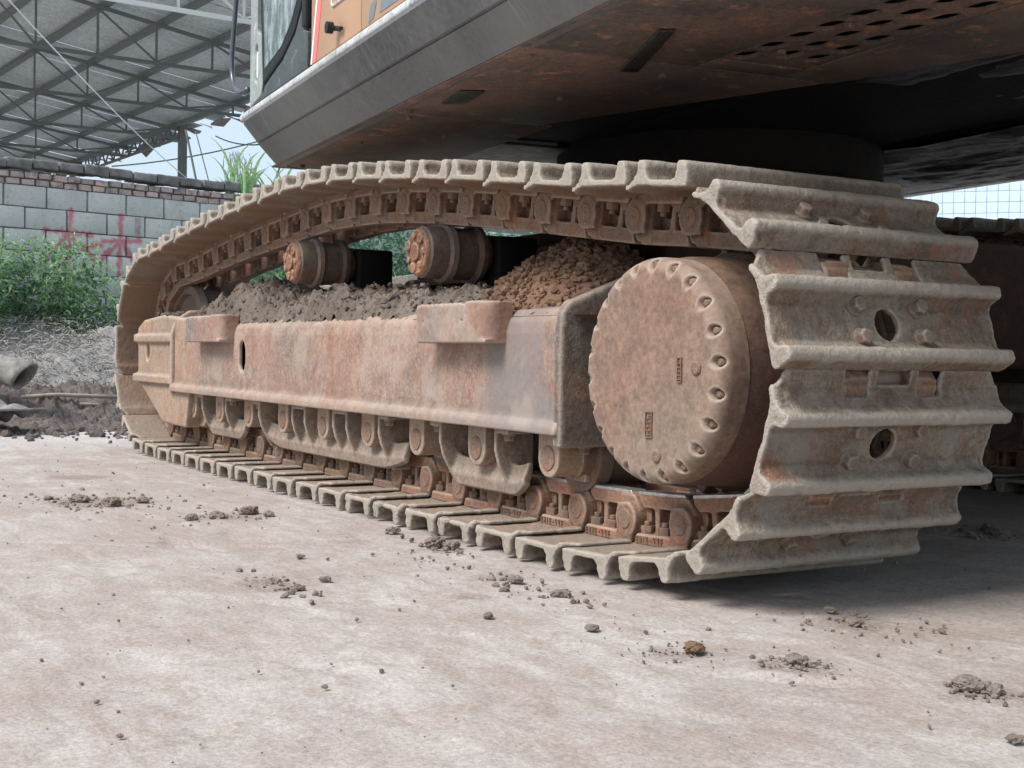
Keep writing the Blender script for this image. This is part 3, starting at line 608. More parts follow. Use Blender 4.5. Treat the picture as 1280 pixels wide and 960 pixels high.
def final_drive():
    # domed cover: polar grid, pockets pressed in around the rim
    cx, cz = .042, .515; na = 396; NPK = 22; Rk = .2445
    prof = []
    for r in np.linspace(0, .232, 30): prof.append((-.343, r))
    for t in np.linspace(8, 90, 12): prof.append((-.343+.034*(1-math.cos(math.radians(t))), .232+.031*math.sin(math.radians(t))))
    for y in np.linspace(-.303, -.262, 6): prof.append((y, .263))
    vs = []
    for (y, r) in prof:
        for k in range(na):
            t = 2*PI*k/na; vs.append((cx+r*math.cos(t), y, cz+r*math.sin(t)))
    V = np.array(vs)
    for k in range(NPK):
        t = 2*PI*(k+.35)/NPK; px, pz = cx+Rk*math.cos(t), cz+Rk*math.sin(t)
        # pocket: cylinder opened outwards radially
        dx = V[:, 0]-px; dz = V[:, 2]-pz; ra = dx*math.cos(t)+dz*math.sin(t); ta = -dx*math.sin(t)+dz*math.cos(t)
        dd = np.hypot(np.where(ra > 0, ra*.8, ra), ta); w = 1-np.clip((dd-.0085)/.0055, 0, 1); w = w*w*(3-2*w)
        V[:, 1] = np.where(w > 0, V[:, 1]*(1-w)+np.maximum(V[:, 1], -.316)*w, V[:, 1])
        s = w*.006*np.clip((np.hypot(V[:, 0]-cx, V[:, 2]-cz)-.25)/.013, 0, 1)*np.clip((-.300-V[:, 1])/.012, 0, 1); V[:, 0] -= s*math.cos(t); V[:, 2] -= s*math.sin(t)
    V[:, 1] += fbm(V, 18, 2, 4)*.0025; V[:na, 1] = -.343
    nr = len(prof); f = []
    for a in range(nr-1):
        for k in range(na): f.append((a*na+k, (a+1)*na+k, (a+1)*na+(k+1) % na, a*na+(k+1) % na))
    m = MB(); m.v = [tuple(v) for v in V]; m.f = f
    cme = m.mesh('final_drive_cover', M_CAP, True); b_ = bmesh.new(); b_.from_mesh(cme); bmesh.ops.remove_doubles(b_, verts=b_.verts[:na], dist=1e-5); b_.to_mesh(cme); b_.free(); cme.polygons.foreach_set('use_smooth', [True]*len(cme.polygons))
    cap = put('final_drive_cover', cme, EX)
    ab = MB(); ab.lathe([(-.337, .0035), (-.337, .0075), (-.325, .0095), (-.316, .0100)], (0, 0), 18); ab.cyl((0, -.336, 0), (0, -.316, 0), .0035, n=6)
    AB = ab.mesh('cover_bolt', M_PINM, True)
    for k in range(NPK):
        t = 2*PI*(k+.35)/NPK; put('cover_bolt', AB, cap, T(cx+Rk*math.cos(t), .006, cz+Rk*math.sin(t)))
    pg = MB(); pg.lathe([(-.3455, .004), (-.3475, .010), (-.3465, .0155), (-.342, .017)], (0, 0), 20); PG = pg.mesh('oil_plug', M_PINM, True)
    for (x, z) in ((.222, .525), (.085, .322)): put('oil_plug', PG, cap, T(x, .0, z))
    def plate(x, z, w, h, nm):
        q = MB(); y0, y1 = -.3475, -.341; t = .0022
        q.bx(x-w/2, x+w/2, y0, y1, z-h/2, z-h/2+t); q.bx(x-w/2, x+w/2, y0, y1, z+h/2-t, z+h/2); q.bx(x-w/2, x-w/2+t, y0, y1, z-h/2+t, z+h/2-t); q.bx(x+w/2-t, x+w/2, y0, y1, z-h/2+t, z+h/2-t)
        n = 5; st = (h-.012)/n                      # worn raised characters, reading upwards
        for i in range(n):
            zz = z-h/2+.006+st*i; q.bx(x-w*.30, x+w*.30, y0, y1, zz, zz+.0022)
            if i % 2: q.bx(x-w*.30, x-w*.30+.002, y0, y1, zz+.0022, zz+st*.6)
            else: q.bx(x+w*.28-.002, x+w*.28, y0, y1, zz+.0022, zz+st*.6); q.bx(x-.001, x+.001, y0, y1, zz+.0022, zz+st*.6)
        put(nm, q.mesh(nm, M_PINM), cap)
    plate(.055, .392, .026, .060, 'cast_mark'); plate(.165, .520, .016, .056, 'cast_mark')
    m = MB(); m.lathe([(-.266, .20), (-.266, .2595), (-.235, .268), (-.20, .270), (-.12, .272), (-.10, .286), (-.085, .286), (-.085, .20)], (cx, cz), 96)
    d = m.mesh('drive_drum', M_DRUM, True); d.set_sharp_from_angle(angle=.7); put('drive_drum', d, EX)

def guards():
    """hanging guards between the roller collars: bottom band plus bent ribs with a top flange"""
    def rib(m, x, s=1):
        poly = [(-.250, .338), (-.250, .270), (-.238, .225), (-.205, .165), (-.19, .140), (-.12, .140), (-.12, .338)]
        m.prism(poly, 0, x-.006, x+.006)
    def guard(x0, x1, ribs, b0=.120):
        m = MB(); K = 26; vs = []; prof = [(-.190, .225), (-.198, .180), (-.210, .140), (-.206, .004), (-.190, -.004), (-.180, .006), (-.186, .10), (-.178, .140), (-.172, .225)]; n = len(prof)
        for k in range(K+1):
            t = k/K; x = x0+(x1-x0)*t; e = .035*max(0, (abs(2*t-1)-.72)/.28)**1.6
            for (y, z) in prof: zz = b0+e+(z if z < .05 else 0) if z < .05 else min(b0-.12+z, b0+.115)-(0 if z < .2 else 0); vs.append((x, y, zz if z < .05 else (b0+.038 if z < .15 else b0+.065 if z < .2 else b0+.088)+e*.4))
        fs = [(i*n+j, (i+1)*n+j, (i+1)*n+(j+1) % n, i*n+(j+1) % n) for i in range(K) for j in range(n)]+[tuple(reversed(range(n))), tuple(range(K*n, K*n+n))]
        m.add(vs, fs)
        for x, dr in ribs:
            rib(m, x); m.bx(min(x, x+dr*.07), max(x, x+dr*.07), -.250, -.17, .318, .333)
        me = m.mesh('t', None); m2 = MB(); m2.v = [tuple(v.co) for v in me.vertices]; m2.f = [tuple(p.vertices) for p in me.polygons]
        g = put('roller_guard', remeshed(m2, 'roller_guard', M_GUARD, .0042, None, .0012, 24, int(-x0*7)), EX)
        for x, dr in ribs:
            if abs(dr) == 1: put('guard_bolt', BOLT, g, T(x+dr*.045, -.225, .318) @ Matrix.Rotation(PI, 4, 'X'))
    guard(-1.17, -.72, [(-1.16, -1), (-.815, 1)], .137)
    guard(-2.82, -1.50, [(-2.80, -1), (-2.42, .9), (-2.29, -.9), (-2.01, .9), (-1.89, -.9), (-1.615, 1)], .142)
    guard(-3.60, -3.10, [(-3.57, -1), (-3.23, 1)], .145)

def steps():
    for x0, x1 in ((-1.146, -.72), (-3.525, -3.05)):
        m = MB(); t = .014; yo = -.345; z0, z1 = .577, .692
        m.bx(x0, x1-.11, yo, yo+t, z0, z1); m.bx(x1-.115, x1-.045, yo, -.25, z0+.002, z1+.006); m.bx(x1-.115, x1, yo+.045, -.25, z0+.002, z1+.006); m.cyl((x1-.045, yo+.045, z0+.002), (x1-.045, yo+.045, z1+.006), .045, n=32)
        m.bx(x0, x0+t, yo, -.25, z0, z1); m.bx(x0, x1, yo, -.25, z0, z0+t)
        for k in range(9): xx = x0+.03+(x1-x0-.16)*k/9; m.bx(xx, xx+.012, yo+.001, -.25, z1-.012, z1+.004)   # toothed tread
        c = MB()
        for xx in (x0+.045, x1-.135): c.cyl((xx, yo-.05, z0+.065), (xx, yo+.03, z0+.065), .006, n=12); c.bx(xx-.0025, xx+.0025, yo-.05, yo+.03, z0+.01, z0+.062)
        put('step_bracket', remeshed(m, 'step_bracket', M_FRAME, .0045, c, .0016, 30, 3), EX)
build_side(Y0); build_side(Y0+GAUGE, False)

# carbody
m = MB(); m.bx(-2.45, -.75, .30, 2.35, .52, .98); m.prism([(-2.3, .28), (-1.0, .28), (-.9, .19), (-2.1, .19)], 2, .50, .92)
m.bx(-2.35, -1.0, .19, .32, .46, .84); m.bx(-2.35, -1.0, 2.33, 2.46, .46, .84)
put('carbody', bevelled(m, 'carbody', M_CARB, .03, 3), EX)
m = MB(); m.cyl((-1.75, 1.33, .97), (-1.75, 1.33, 1.22), .72, n=64); m.cyl((-1.75, 1.33, 1.22), (-1.75, 1.33, 1.56), .66, n=64)
put('slewing_ring', bevelled(m, 'slewing_ring', M_DARK, .008), EX)

# ---- upper body: local frame a (towards rear), n (inboard), z
BO = Vector((-3.072, -.104, 0)); BA = Vector((.994, -.1096, 0)).normalized(); BN = Vector((.1096, .994, 0)).normalized()
MU = Matrix.Translation(BO) @ Matrix((BA, BN, Vector((0, 0, 1)))).transposed().to_4x4()
AR = 5.35; W = 2.97
def skirt():
    prof = [(.035, 1.349), (-.006, 1.354), (-.080, 1.437), (-.074, 1.441), (-.086, 1.446), (-.140, 1.53), (-.135, 1.545), (.0, 1.545), (.012, 1.365)]
    vs = []; fs = []; AS = list(np.linspace(0, AR, 90)); n = len(prof)
    lead = [.03, .0, -.018, -.02, -.02, -.075, -.07, .05, .05]
    for i, a in enumerate(AS):
        for k, (nn, z) in enumerate(prof):
            t = max(0, 1-a/.25); aa = a + lead[k]*t
            rc = .10*max(0, 1-max(a, 0)/.10)**2                         # rounded front corner
            d = .004*(mnoise.noise(Vector((a*3, nn*4, z*6)))); vs.append((aa, nn+rc+d, z+d*.5))
    for i in range(len(AS)-1):
        for k in range(n): fs.append((i*n+k, (i+1)*n+k, (i+1)*n+(k+1) % n, i*n+(k+1) % n))
    fs += [tuple(range(n)), tuple(reversed(range((len(AS)-1)*n, len(AS)*n)))]
    m = MB().add(vs, fs); me = m.mesh('side_skirt', M_SKIRT, True); me.set_sharp_from_angle(angle=math.radians(28)); return me
sk = put('side_skirt', skirt(), EX, MU)
mm = MB(); mm.prism([(-.02, W-.1), (-.075, W-.1), (-.075, .10), (-.02, .02)], 2, 1.40, 1.54); put('front_skirt', bevelled(mm, 'front_skirt', M_SKIRT, .02, 3), EX, MU)
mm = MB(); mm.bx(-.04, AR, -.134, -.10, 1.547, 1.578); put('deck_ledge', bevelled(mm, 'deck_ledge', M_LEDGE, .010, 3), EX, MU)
mm = MB(); mm.bx(.0, AR, W, W+.10, 1.352, 1.56); put('side_skirt', bevelled(mm, 'far_skirt', M_SKIRT, .02), EX, MU)
# deck above everything
mm = MB(); mm.bx(.02, AR, -.09, W, 1.547, 1.575); put('deck_plate', mm.mesh('deck_plate', M_BELLY), EX, MU)
# belly plates: left strip with slotted vent, centre recess, right strip, front, rear
def wplate(name, poly, z0, z1, mat, bev=.004):
    m = MB(); m.prism(poly, 2, z0, z1); return put(name, bevelled(m, name, mat, bev), EX, MU)
wplate('belly_plate', [(.0, .0), (1.55, .0), (1.55, .62), (.0, .62)], 1.352, 1.360, M_BELLYB)
wplate('belly_plate', [(.0, .625), (1.1, .625), (1.1, W), (.0, W)], 1.356, 1.366, M_BELLY)
wplate('belly_plate', [(1.555, .0), (2.62, .0), (2.62, .98), (1.555, .55)], 1.350, 1.358, M_BELLYB)
wplate('belly_plate', [(2.62, .825), (4.05, .825), (4.05, 1.45), (2.62, 1.0)], 1.351, 1.359, M_BELLYB)
wplate('belly_plate', [(2.625, .0), (4.05, .0), (4.05, .53), (2.625, .53)], 1.351, 1.359, M_BELLYB)
wplate('belly_plate', [(2.625, .535), (2.73, .535), (2.73, .82), (2.625, .82)], 1.351, 1.359, M_BELLYB)
wplate('access_cover', [(2.50, .36), (2.95, .22), (2.97, .255), (2.52, .41)], 1.342, 1.3505, M_BELLY)
wplate('access_cover', [(1.80, .10), (2.02, .075), (2.05, .145), (1.84, .17)], 1.343, 1.3495, M_BELLY)
wplate('belly_plate', [(4.055, .0), (AR, .0), (AR, W), (4.055, W)], 1.352, 1.36, M_BELLYB)
def vent():
    vs = []; m = MB(); a0, a1, n0, n1 = 2.735, 4.05, .535, .82; cols = 11; rows = 3; ca = (a1-a0)/cols; cn_ = (n1-n0)/rows
    for r in range(rows):
        for c in range(-1, cols+1):
            sx = (r % 2)*ca*.25 + r*.03; x0 = a0+c*ca+sx; x1 = x0+ca; x0 = max(x0, a0); x1 = min(x1, a1)
            if x1-x0 < .02: continue
            y0 = n0+r*cn_; y1 = y0+cn_; cx = (x0+x1)/2; cy = (y0+y1)/2
            if x1-x0 < ca*.8: m.add([(x0, y0, 1.355), (x1, y0, 1.355), (x1, y1, 1.355), (x0, y1, 1.355)], [(0, 3, 2, 1)]); continue
            k = 24; inn = []; out = []
            for i in range(k):
                t = 2*PI*i/k+.01; ct, st = math.cos(t), math.sin(t); q = (.017 if ct > 0 else -.017)
                inn.append((cx+q*(1 if abs(ct) > .02 else 0)+.034*ct, cy+.031*st))
                sc = min((x1-x0)/2/max(abs(ct), 1e-6), cn_/2/max(abs(st), 1e-6)); out.append((cx+ct*sc, cy+st*sc))
            # make sure the cell corners are kept
            cor = [(x1, y1), (x0, y1), (x0, y0), (x1, y0)]
            for q in cor:
                j = min(range(k), key=lambda i: (out[i][0]-q[0])**2+(out[i][1]-q[1])**2); out[j] = q
            v = [(x, y, 1.355) for x, y in out]+[(x, y, 1.355) for x, y in inn]+[(x, y, 1.366) for x, y in inn]
            f = [(i, (i+1) % k, k+(i+1) % k, k+i) for i in range(k)]+[(k+i, k+(i+1) % k, 2*k+(i+1) % k, 2*k+i) for i in range(k)]
            m.add(v, f)
    me = m.mesh('slotted_vent', M_BELLYB, recalc=False); return me
put('slotted_vent', vent(), EX, MU)
mm = MB(); mm.bx(2.7, 4.05, .52, .84, 1.40, 1.41); put('vent_shade_sheet', mm.mesh('vent_shade_sheet', M_DARK), EX, MU)  # black absorber added above the vent so its slots read as dark
# centre girders & crumpled black sheets
for nn in (.95, 2.05): mm = MB(); mm.bx(1.2, AR-.1, nn-.03, nn+.03, 1.37, 1.547); put('centre_girder', mm.mesh('centre_girder', M_DARK), EX, MU)
def crumple(a0, a1, n0, n1, z, amp, seed, name):
    A = np.linspace(a0, a1, 90); N_ = np.linspace(n0, n1, 60); X, Y = np.meshgrid(A, N_, indexing='ij'); P = np.stack([X.ravel(), Y.ravel(), 0*X.ravel()], 1)
    P[:, 2] = z + fbm(P*np.array([.5, 1.6, 1]), 4, seed, 5)*amp; P2 = P.copy(); P2[:, 2] += .006
    nx, ny = 90, 60; i = (np.arange(nx-1)[:, None]*ny+np.arange(ny-1)[None, :]).ravel(); q = [(a, a+1, a+ny+1, a+ny) for a in i]
    m = MB(); m.add(P, q); me = m.mesh(name, M_BELLY, True, recalc=False); put(name, me, EX, MU)
crumple(1.1, 4.05, 2.0, W, 1.352, .05, 4, 'oil_pan_sheet'); crumple(2.62, 4.05, 1.0, 2.05, 1.375, .03, 8, 'oil_pan_sheet')
wplate('belly_plate', [(1.1, .45), (4.05, .85), (4.05, 2.05), (1.1, 2.05)], 1.376, 1.384, M_DARK)
# small fixings on the belly
fx = MB(); fx.cyl((0, 0, -.012), (0, 0, .0), .012, n=6); FX = fx.mesh('belly_bolt', M_BELLYB)
for a, n_ in ((.15, .1), (.9, .12), (1.5, .1), (1.2, .35), (1.62, .06), (2.55, .06), (2.05, .4), (2.5, .5), (.4, .4), (3.2, .6), (3.5, .9), (2.9, .62), (3.9, .12)):
    put('belly_bolt', FX, EX, MU @ T(a, n_, 1.352))
# counterweight & engine hood mass above the deck (rear)
mm = MB(); mm.prism([(4.3, -.12), (AR, -.05), (AR+.35, .5), (AR+.35, W-.5), (AR, W+.1), (4.3, W+.1)], 2, 1.33, 2.6); put('counterweight', bevelled(mm, 'counterweight', M_SKIRT, .06, 4), EX, MU)
mm = MB(); mm.bx(1.12, 4.3, .0, W, 1.575, 2.5); put('engine_housing', bevelled(mm, 'engine_housing', M_PANEL, .03), EX, MU)
# side panels
NPN = -.122
def panel(name, a0, a1, z0, z1, mat, y0=NPN, th=.02, bev=.006):
    m = MB(); m.bx(a0, a1, y0, y0+th, z0, z1); return put(name, bevelled(m, name, mat, bev, 2), EX, MU)
p1 = panel('side_door', 1.055, 1.640, 1.586, 2.45, M_PANEL); p2 = panel('side_door', 1.648, 3.0, 1.586, 2.45, M_PANEL); panel('side_door', 3.008, 4.29, 1.586, 2.45, M_PANEL)
def flat(name, poly, parent, mat, y=NPN-.002, th=.004):
    m = MB(); m.prism(poly, 1, y, y+th); return put(name, m.mesh(name, mat), parent, MU)
flat('white_stripe', [(1.057, 1.588), (1.075, 1.588), (1.20, 2.0), (1.30, 2.2), (1.275, 2.2), (1.18, 2.0)], p1, M_WHITE)
flat('red_stripe', [(1.076, 1.588), (1.125, 1.588), (1.26, 2.0), (1.38, 2.2), (1.302, 2.2), (1.202, 2.0)], p1, M_STRIPE)
flat('blue_grey_decal', [(1.725, 1.592), (1.775, 1.597), (1.80, 1.635), (1.80, 1.655), (1.745, 1.645)], p2, M_DECAL)
flat('blue_grey_decal', [(1.835, 1.600), (2.6, 1.600), (2.68, 1.80), (1.90, 1.80)], p2, M_DECAL)
lk_ = MB(); lk_.tube([(1.42, NPN, 1.640), (1.42, NPN-.03, 1.640)], .009); lk_.cyl((1.40, NPN-.045, 1.645), (1.40, NPN-.022, 1.645), .02, n=12); lk_.tube([(1.40, NPN-.02, 1.642), (1.47, NPN-.012, 1.630)], .007)
put('door_lock', lk_.mesh('door_lock', M_RUBBER), p1, MU)
hc = [(1.32, 1.79), (1.32, 1.75), (1.335, 1.735), (1.50, 1.735), (1.515, 1.75), (1.515, 1.83), (1.50, 1.845), (1.335, 1.845), (1.32, 1.83), (1.32, 1.79)]
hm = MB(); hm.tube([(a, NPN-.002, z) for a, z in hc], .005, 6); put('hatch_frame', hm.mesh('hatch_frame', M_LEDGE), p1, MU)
# cab
ZT = 3.1
mm = MB(); mm.prism([(.13, -.10), (1.03, -.10), (1.03, 1.0), (.13, 1.0)], 2, 1.585, ZT); cab = put('cab', bevelled(mm, 'cab', M_CABD, .03, 3), EX, MU)
mm = MB(); mm.prism([(.116, 1.583), (.30, 1.600), (.345, 1.64), (.335, 1.82), (.30, 1.86), (.24, 1.88), (.24, ZT), (.116, ZT)], 1, -.126, -.09)
c = MB(); c.prism(stad(.23, 1.75, .028, .055), 1, -.14, -.108)
put('door_pillar', remeshed(mm, 'door_pillar', M_PILLAR, .006, c, .0005, 20, 1), cab, MU)
mm = MB(); mm.prism([(.215, 1.70), (.23, 1.69), (.245, 1.70), (.245, 1.80), (.215, 1.80)], 1, -.121, -.113); put('door_handle', mm.mesh('door_handle', M_WHITE), cab, MU)
win = [(.395, 1.70), (.65, 1.735), (.80, 1.80), (.925, 1.90), (1.0, 2.1), (1.0, 2.9), (.36, 2.9), (.36, 1.99)]
mm = MB(); outer = [(.345, 1.60), (.37, 1.645), (.66, 1.695), (.84, 1.76), (.965, 1.87), (1.03, 2.06), (1.03, 3.0), (.30, 3.0), (.30, 1.99), (.345, 1.66)]
mm.prism(outer, 1, -.128, -.10); dr = put('door_frame', bevelled(mm, 'door_frame', M_RUBBER, .006), cab, MU)
mm = MB(); mm.prism(win, 1, -.1305, -.1285); put('window_glass', mm.mesh('window_glass', M_GLASS), cab, MU)
mm = MB(); mm.prism([(.16, 1.586), (1.012, 1.586), (1.012, 1.72), (.95, 1.735), (.95, 1.84), (.84, 1.75), (.66, 1.685), (.37, 1.635), (.30, 1.60)], 1, -.124, -.102); put('door_lower_panel', bevelled(mm, 'door_lower_panel', M_CABD, .004), cab, MU)
mm = MB(); mm.bx(.965, 1.02, -.135, -.10, 1.74, 2.4); put('door_hinge_cover', bevelled(mm, 'door_hinge_cover', M_RUBBER, .008), cab, MU)
hr = [(.10, 1.665), (-.03, 1.675), (-.10, 1.69), (-.16, 1.72), (-.205, 1.765), (-.225, 1.82), (-.22, 1.88), (-.15, 2.1), (-.08, 2.35), (.0, 2.5), (.12, 2.55)]
mm = MB(); mm.tube([(a, -.13, z) for a, z in hr], .0115, 10); put('grab_rail', mm.mesh('grab_rail', M_RAIL, True), cab, MU)

# ================================================================== soil on the frame
def gridmesh(name, X, Y, Z, mat, smooth=True):
    nx, ny = X.shape; P = np.stack([X.ravel(), Y.ravel(), Z.ravel()], 1); i = (np.arange(nx-1)[:, None]*ny+np.arange(ny-1)[None, :]).ravel()
    me = bpy.data.meshes.new(name); q = np.stack([i, i+ny, i+ny+1, i+1], 1)
    me.from_pydata(P.tolist(), [], q.tolist()); me.materials.append(mat)
    if smooth: me.polygons.foreach_set('use_smooth', [True]*len(q))
    return me
def ico(sub, seed, amp=.35, sq=(1, 1, .7)):
    b = bmesh.new(); bmesh.ops.create_icosphere(b, subdivisions=sub, radius=1)
    vs = np.array([v.co for v in b.verts]); rj = np.random.default_rng(seed+99); vs = vs*(1+rj.uniform(-.22, .22, len(vs))[:, None]*(1 if sub < 2 else .12)); d = 1+fbm(vs, 1.3, seed, 4, .7)*2*amp; vs = vs*d[:, None]*np.array(sq)
    fs = [tuple(v.index for v in f.verts) for f in b.faces]; b.free(); return vs, fs
CL = [ico(1, s, .65, (1, .85, .72)) for s in range(8)]; CL2 = [ico(2, s+20, .45) for s in range(6)]
def scatter(m, pts, sizes, lib=CL):
    for p, s in zip(pts, sizes):
        vs, fs = lib[random.randrange(len(lib))]; t = random.uniform(0, 6.3); RM = np.array(Matrix.Rotation(t, 3, 'Z') @ Matrix.Rotation(random.gauss(0, .5), 3, 'X'))
        V = (vs*s) @ RM.T + np.array(p); m.add(V.tolist(), fs)
def frame_soil():
    def h1(x, y):      # grey mud
        e = np.clip(1-((y+.0)/.255)**2, 0, 1)**.45
        base = .042+.11*np.exp(-((x+3.25)/.38)**2)+.045*np.exp(-((x+2.2)/.7)**2)
        P = np.stack([x.ravel(), y.ravel(), 0*x.ravel()], 1); n = fbm(P, 11, 3, 5, .65).reshape(x.shape); n5 = np.abs(fbm(P, 24, 13, 4, .6)).reshape(x.shape)
        return .686-.07*np.clip((np.abs(y)-.17)/.09, 0, 1)**1.6+(e*(base+n*.13)+n5*.10*(e > .02)-.012*(e < .1))*np.clip((x+3.95)/.15, 0, 1)
    X, Y = np.meshgrid(np.arange(-3.95, -1.0, .011), np.linspace(-.25, .25, 50), indexing='ij')
    put('mud_on_frame', gridmesh('mud_on_frame', X, Y, h1(X, Y), M_SOILG, False), kind='stuff', label='lumpy grey mud lying along the top of the track frame', category='mud')
    m = MB(); P = []; Sz = []
    for k in range(1300):
        x = random.uniform(-3.9, -.95); y = random.uniform(-.245, .1); P.append((x, y, float(h1(np.array([[x]]), np.array([[y]]))[0, 0])+.004)); Sz.append(random.choice((.002, .003, .004, .006, .008, .014)))
    scatter(m, P, Sz); bpy.data.objects['mud_on_frame'].data  # base kept
    put('mud_crumbs', m.mesh('mud_crumbs', M_SOILG, recalc=False), kind='stuff', label='loose grey mud crumbs scattered over the track frame top', category='mud')
    def h2(x, y):      # red brown heap near the final drive
        r = np.sqrt(((x+.82)/.52)**2+((y-.06)/.30)**2); P = np.stack([x.ravel(), y.ravel(), 0*x.ravel()], 1)
        n = fbm(P, 13, 8, 5, .65).reshape(x.shape); n7 = np.abs(fbm(P, 26, 19, 4, .6)).reshape(x.shape); return .655+.26*np.clip(1-r, 0, 1)**.75+(n*.05+n7*.085)*np.clip(1.15-r, 0, 1)
    X, Y = np.meshgrid(np.arange(-1.35, -.30, .009), np.linspace(-.255, .34, 66), indexing='ij'); Z = h2(X, Y)
    put('soil_heap_on_frame', gridmesh('soil_heap', X, Y, Z, M_SOILB, False), kind='stuff', label='reddish brown crumbly soil heap beside the round final drive cover', category='soil')
    m = MB(); P = []; Sz = []
    for k in range(1500):
        x = random.gauss(-.82, .22); y = random.uniform(-.24, .2)
        if False: pass
        if x > -.35 or x < -1.35: continue
        P.append((x, y, float(h2(np.array([[x]]), np.array([[y]]))[0, 0])+.003)); Sz.append(random.choice((.002, .003, .004, .006, .009, .016)))
    scatter(m, P, Sz); put('soil_crumbs', m.mesh('soil_crumbs', M_SOILB, recalc=False), kind='stuff', label='small brown soil crumbs covering the heap beside the final drive', category='soil')
    m = MB(); scatter(m, [(-4.2+random.gauss(0, .10), -.20+random.gauss(0, .03), .712+random.uniform(0, .012)) for k in range(60)], [random.uniform(.008, .022) for k in range(60)])
    put('mud_on_cover', m.mesh('mud_on_cover', M_SOILG, recalc=False), kind='stuff', label='small grey mud patch on top of the beige idler cover', category='mud')
frame_soil()

# ================================================================== clods on the yard
clods = [(-2.38, -1.18, .02), (-2.26, -1.10, .03), (-2.13, -1.02, .035), (-2.18, -.90, .025), (-1.64, -.89, .022), (-1.65, -.80, .026), (-1.73, -.67, .03), (-1.64, -.63, .022), (-1.11, -.43, .022),
         (-.82, -.44, .032), (-.77, -.41, .026), (-.78, -.86, .012), (-.42, -.94, .015), (-.12, -.62, .012), (.12, -.8, .012), (.32, -.675, .013), (.571, -.616, .022), (-.22, -.53, .018), (-.014, -.535, .02),
         (.73, -.51, .020), (1.0, -.37, .026), (1.04, -.355, .018), (1.24, -.56, .012), (.53, -.16, .016), (-.34, 1.33, .03), (-.26, 1.27, .028), (-.28, 1.16, .02), (.4, -.1, .012)]
words = ['beside the left end of the track', 'in the mud patch left of the track', 'behind the flat mud patch', 'near the middle of the lower track run', 'in front of the track', 'on the pale yard', 'close to the last track shoe']
def near_txt(x, y, s):
    sz = 'large' if s > .028 else 'medium' if s > .019 else 'small'
    lr = 'at far left of the yard' if y < -.95 and x < -1.9 else 'left of the lower track run' if x < -1.4 else 'touching the muddy track shoes' if y > -.5 and x < -.6 and y < 0 else 'in the middle of the pale yard' if x < .2 and y < -.7 else 'just in front of the lower track shoes' if x < .2 and y < 0 else 'in the shade behind the sprocket end' if y > 1 else 'on the yard at lower right' if x > .9 else 'on the yard in front of the sprocket'
    return sz, lr
keys = {}
for i, (x, y, s) in enumerate(clods):
    if abs(x-.571) > .01: keys.setdefault(near_txt(x, y, s), []).append(i)
def scr(i): p = cam.matrix_world.inverted() @ Vector((clods[i][0], clods[i][1], 0)); return -p.x/p.z
rank = {}
for k_, L_ in keys.items():
    for j_, i_ in enumerate(sorted(L_, key=scr)): rank[i_] = (j_, len(L_))
for i, (x, y, s) in enumerate(clods):
    vs, fs = ico(4, 50+i, .75, (1.15, .95, .55)); m = MB().add((vs*s*.9).tolist(), fs); col = M_CLODB if abs(x-.571) < .01 else M_CLOD
    sz, lr = near_txt(x, y, s); j_, n_ = rank.get(i, (0, 1)); ordn = '' if n_ == 1 else ['leftmost ', 'second ', 'third ', 'fourth ', 'fifth ', 'sixth ', 'seventh '][j_]
    lab = ('straw-brown lump of earth %s' % lr) if col is M_CLODB else '%s%s grey earth clod %s%s' % (ordn, sz, 'from the left ' if j_ else '', lr)
    put('dirt_clod', m.mesh('dirt_clod', col, False), None, T(x, y, s*.33) @ Matrix.Rotation(i*1.3, 4, 'Z'), label=lab, category='clod', group='earth clods lying on the yard')
def gravel():
    m = MB(); P = []; Sz = []
    def patch(cx, cy, rx, ry, n, s0, s1):
        for k in range(n):
            x = random.gauss(cx, rx); y = random.gauss(cy, ry); s = random.uniform(s0, s1)*random.uniform(.4, 1)
            if -4.6 < x < .3 and -.42 < y < .34: continue
            P.append((x, y, s*.2)); Sz.append(s)
    patch(-2.25, -1.05, .16, .14, 150, .003, .012); patch(-1.7, -.78, .12, .12, 60, .003, .010)
    patch(.73, -.51, .04, .04, 70, .002, .008); patch(1.02, -.37, .05, .03, 45, .002, .009); patch(.55, -.66, .05, .04, 50, .002, .006)
    patch(-.2, -.55, .3, .05, 70, .003, .010); patch(.5, -.15, .12, .08, 60, .003, .010); patch(-.31, 1.25, .12, .1, 60, .006, .018); patch(-.8, -.43, .08, .02, 40, .006, .016)
    patch(-.44, -1.06, .10, .03, 60, .004, .012)
    for k in range(1500):
        x = random.uniform(-6, 2.0); y = random.uniform(-2.6, 1.6); s = random.expovariate(1/.0016)+.001
        if -4.6 < x < .3 and -.42 < y < .34: continue
        P.append((x, y, s*.2)); Sz.append(min(s, .009))
    scatter(m, P, Sz); put('grit', m.mesh('grit', M_CLOD, recalc=False), kind='stuff', label='fine grit and crumbs scattered all over the yard', category='grit')
gravel()

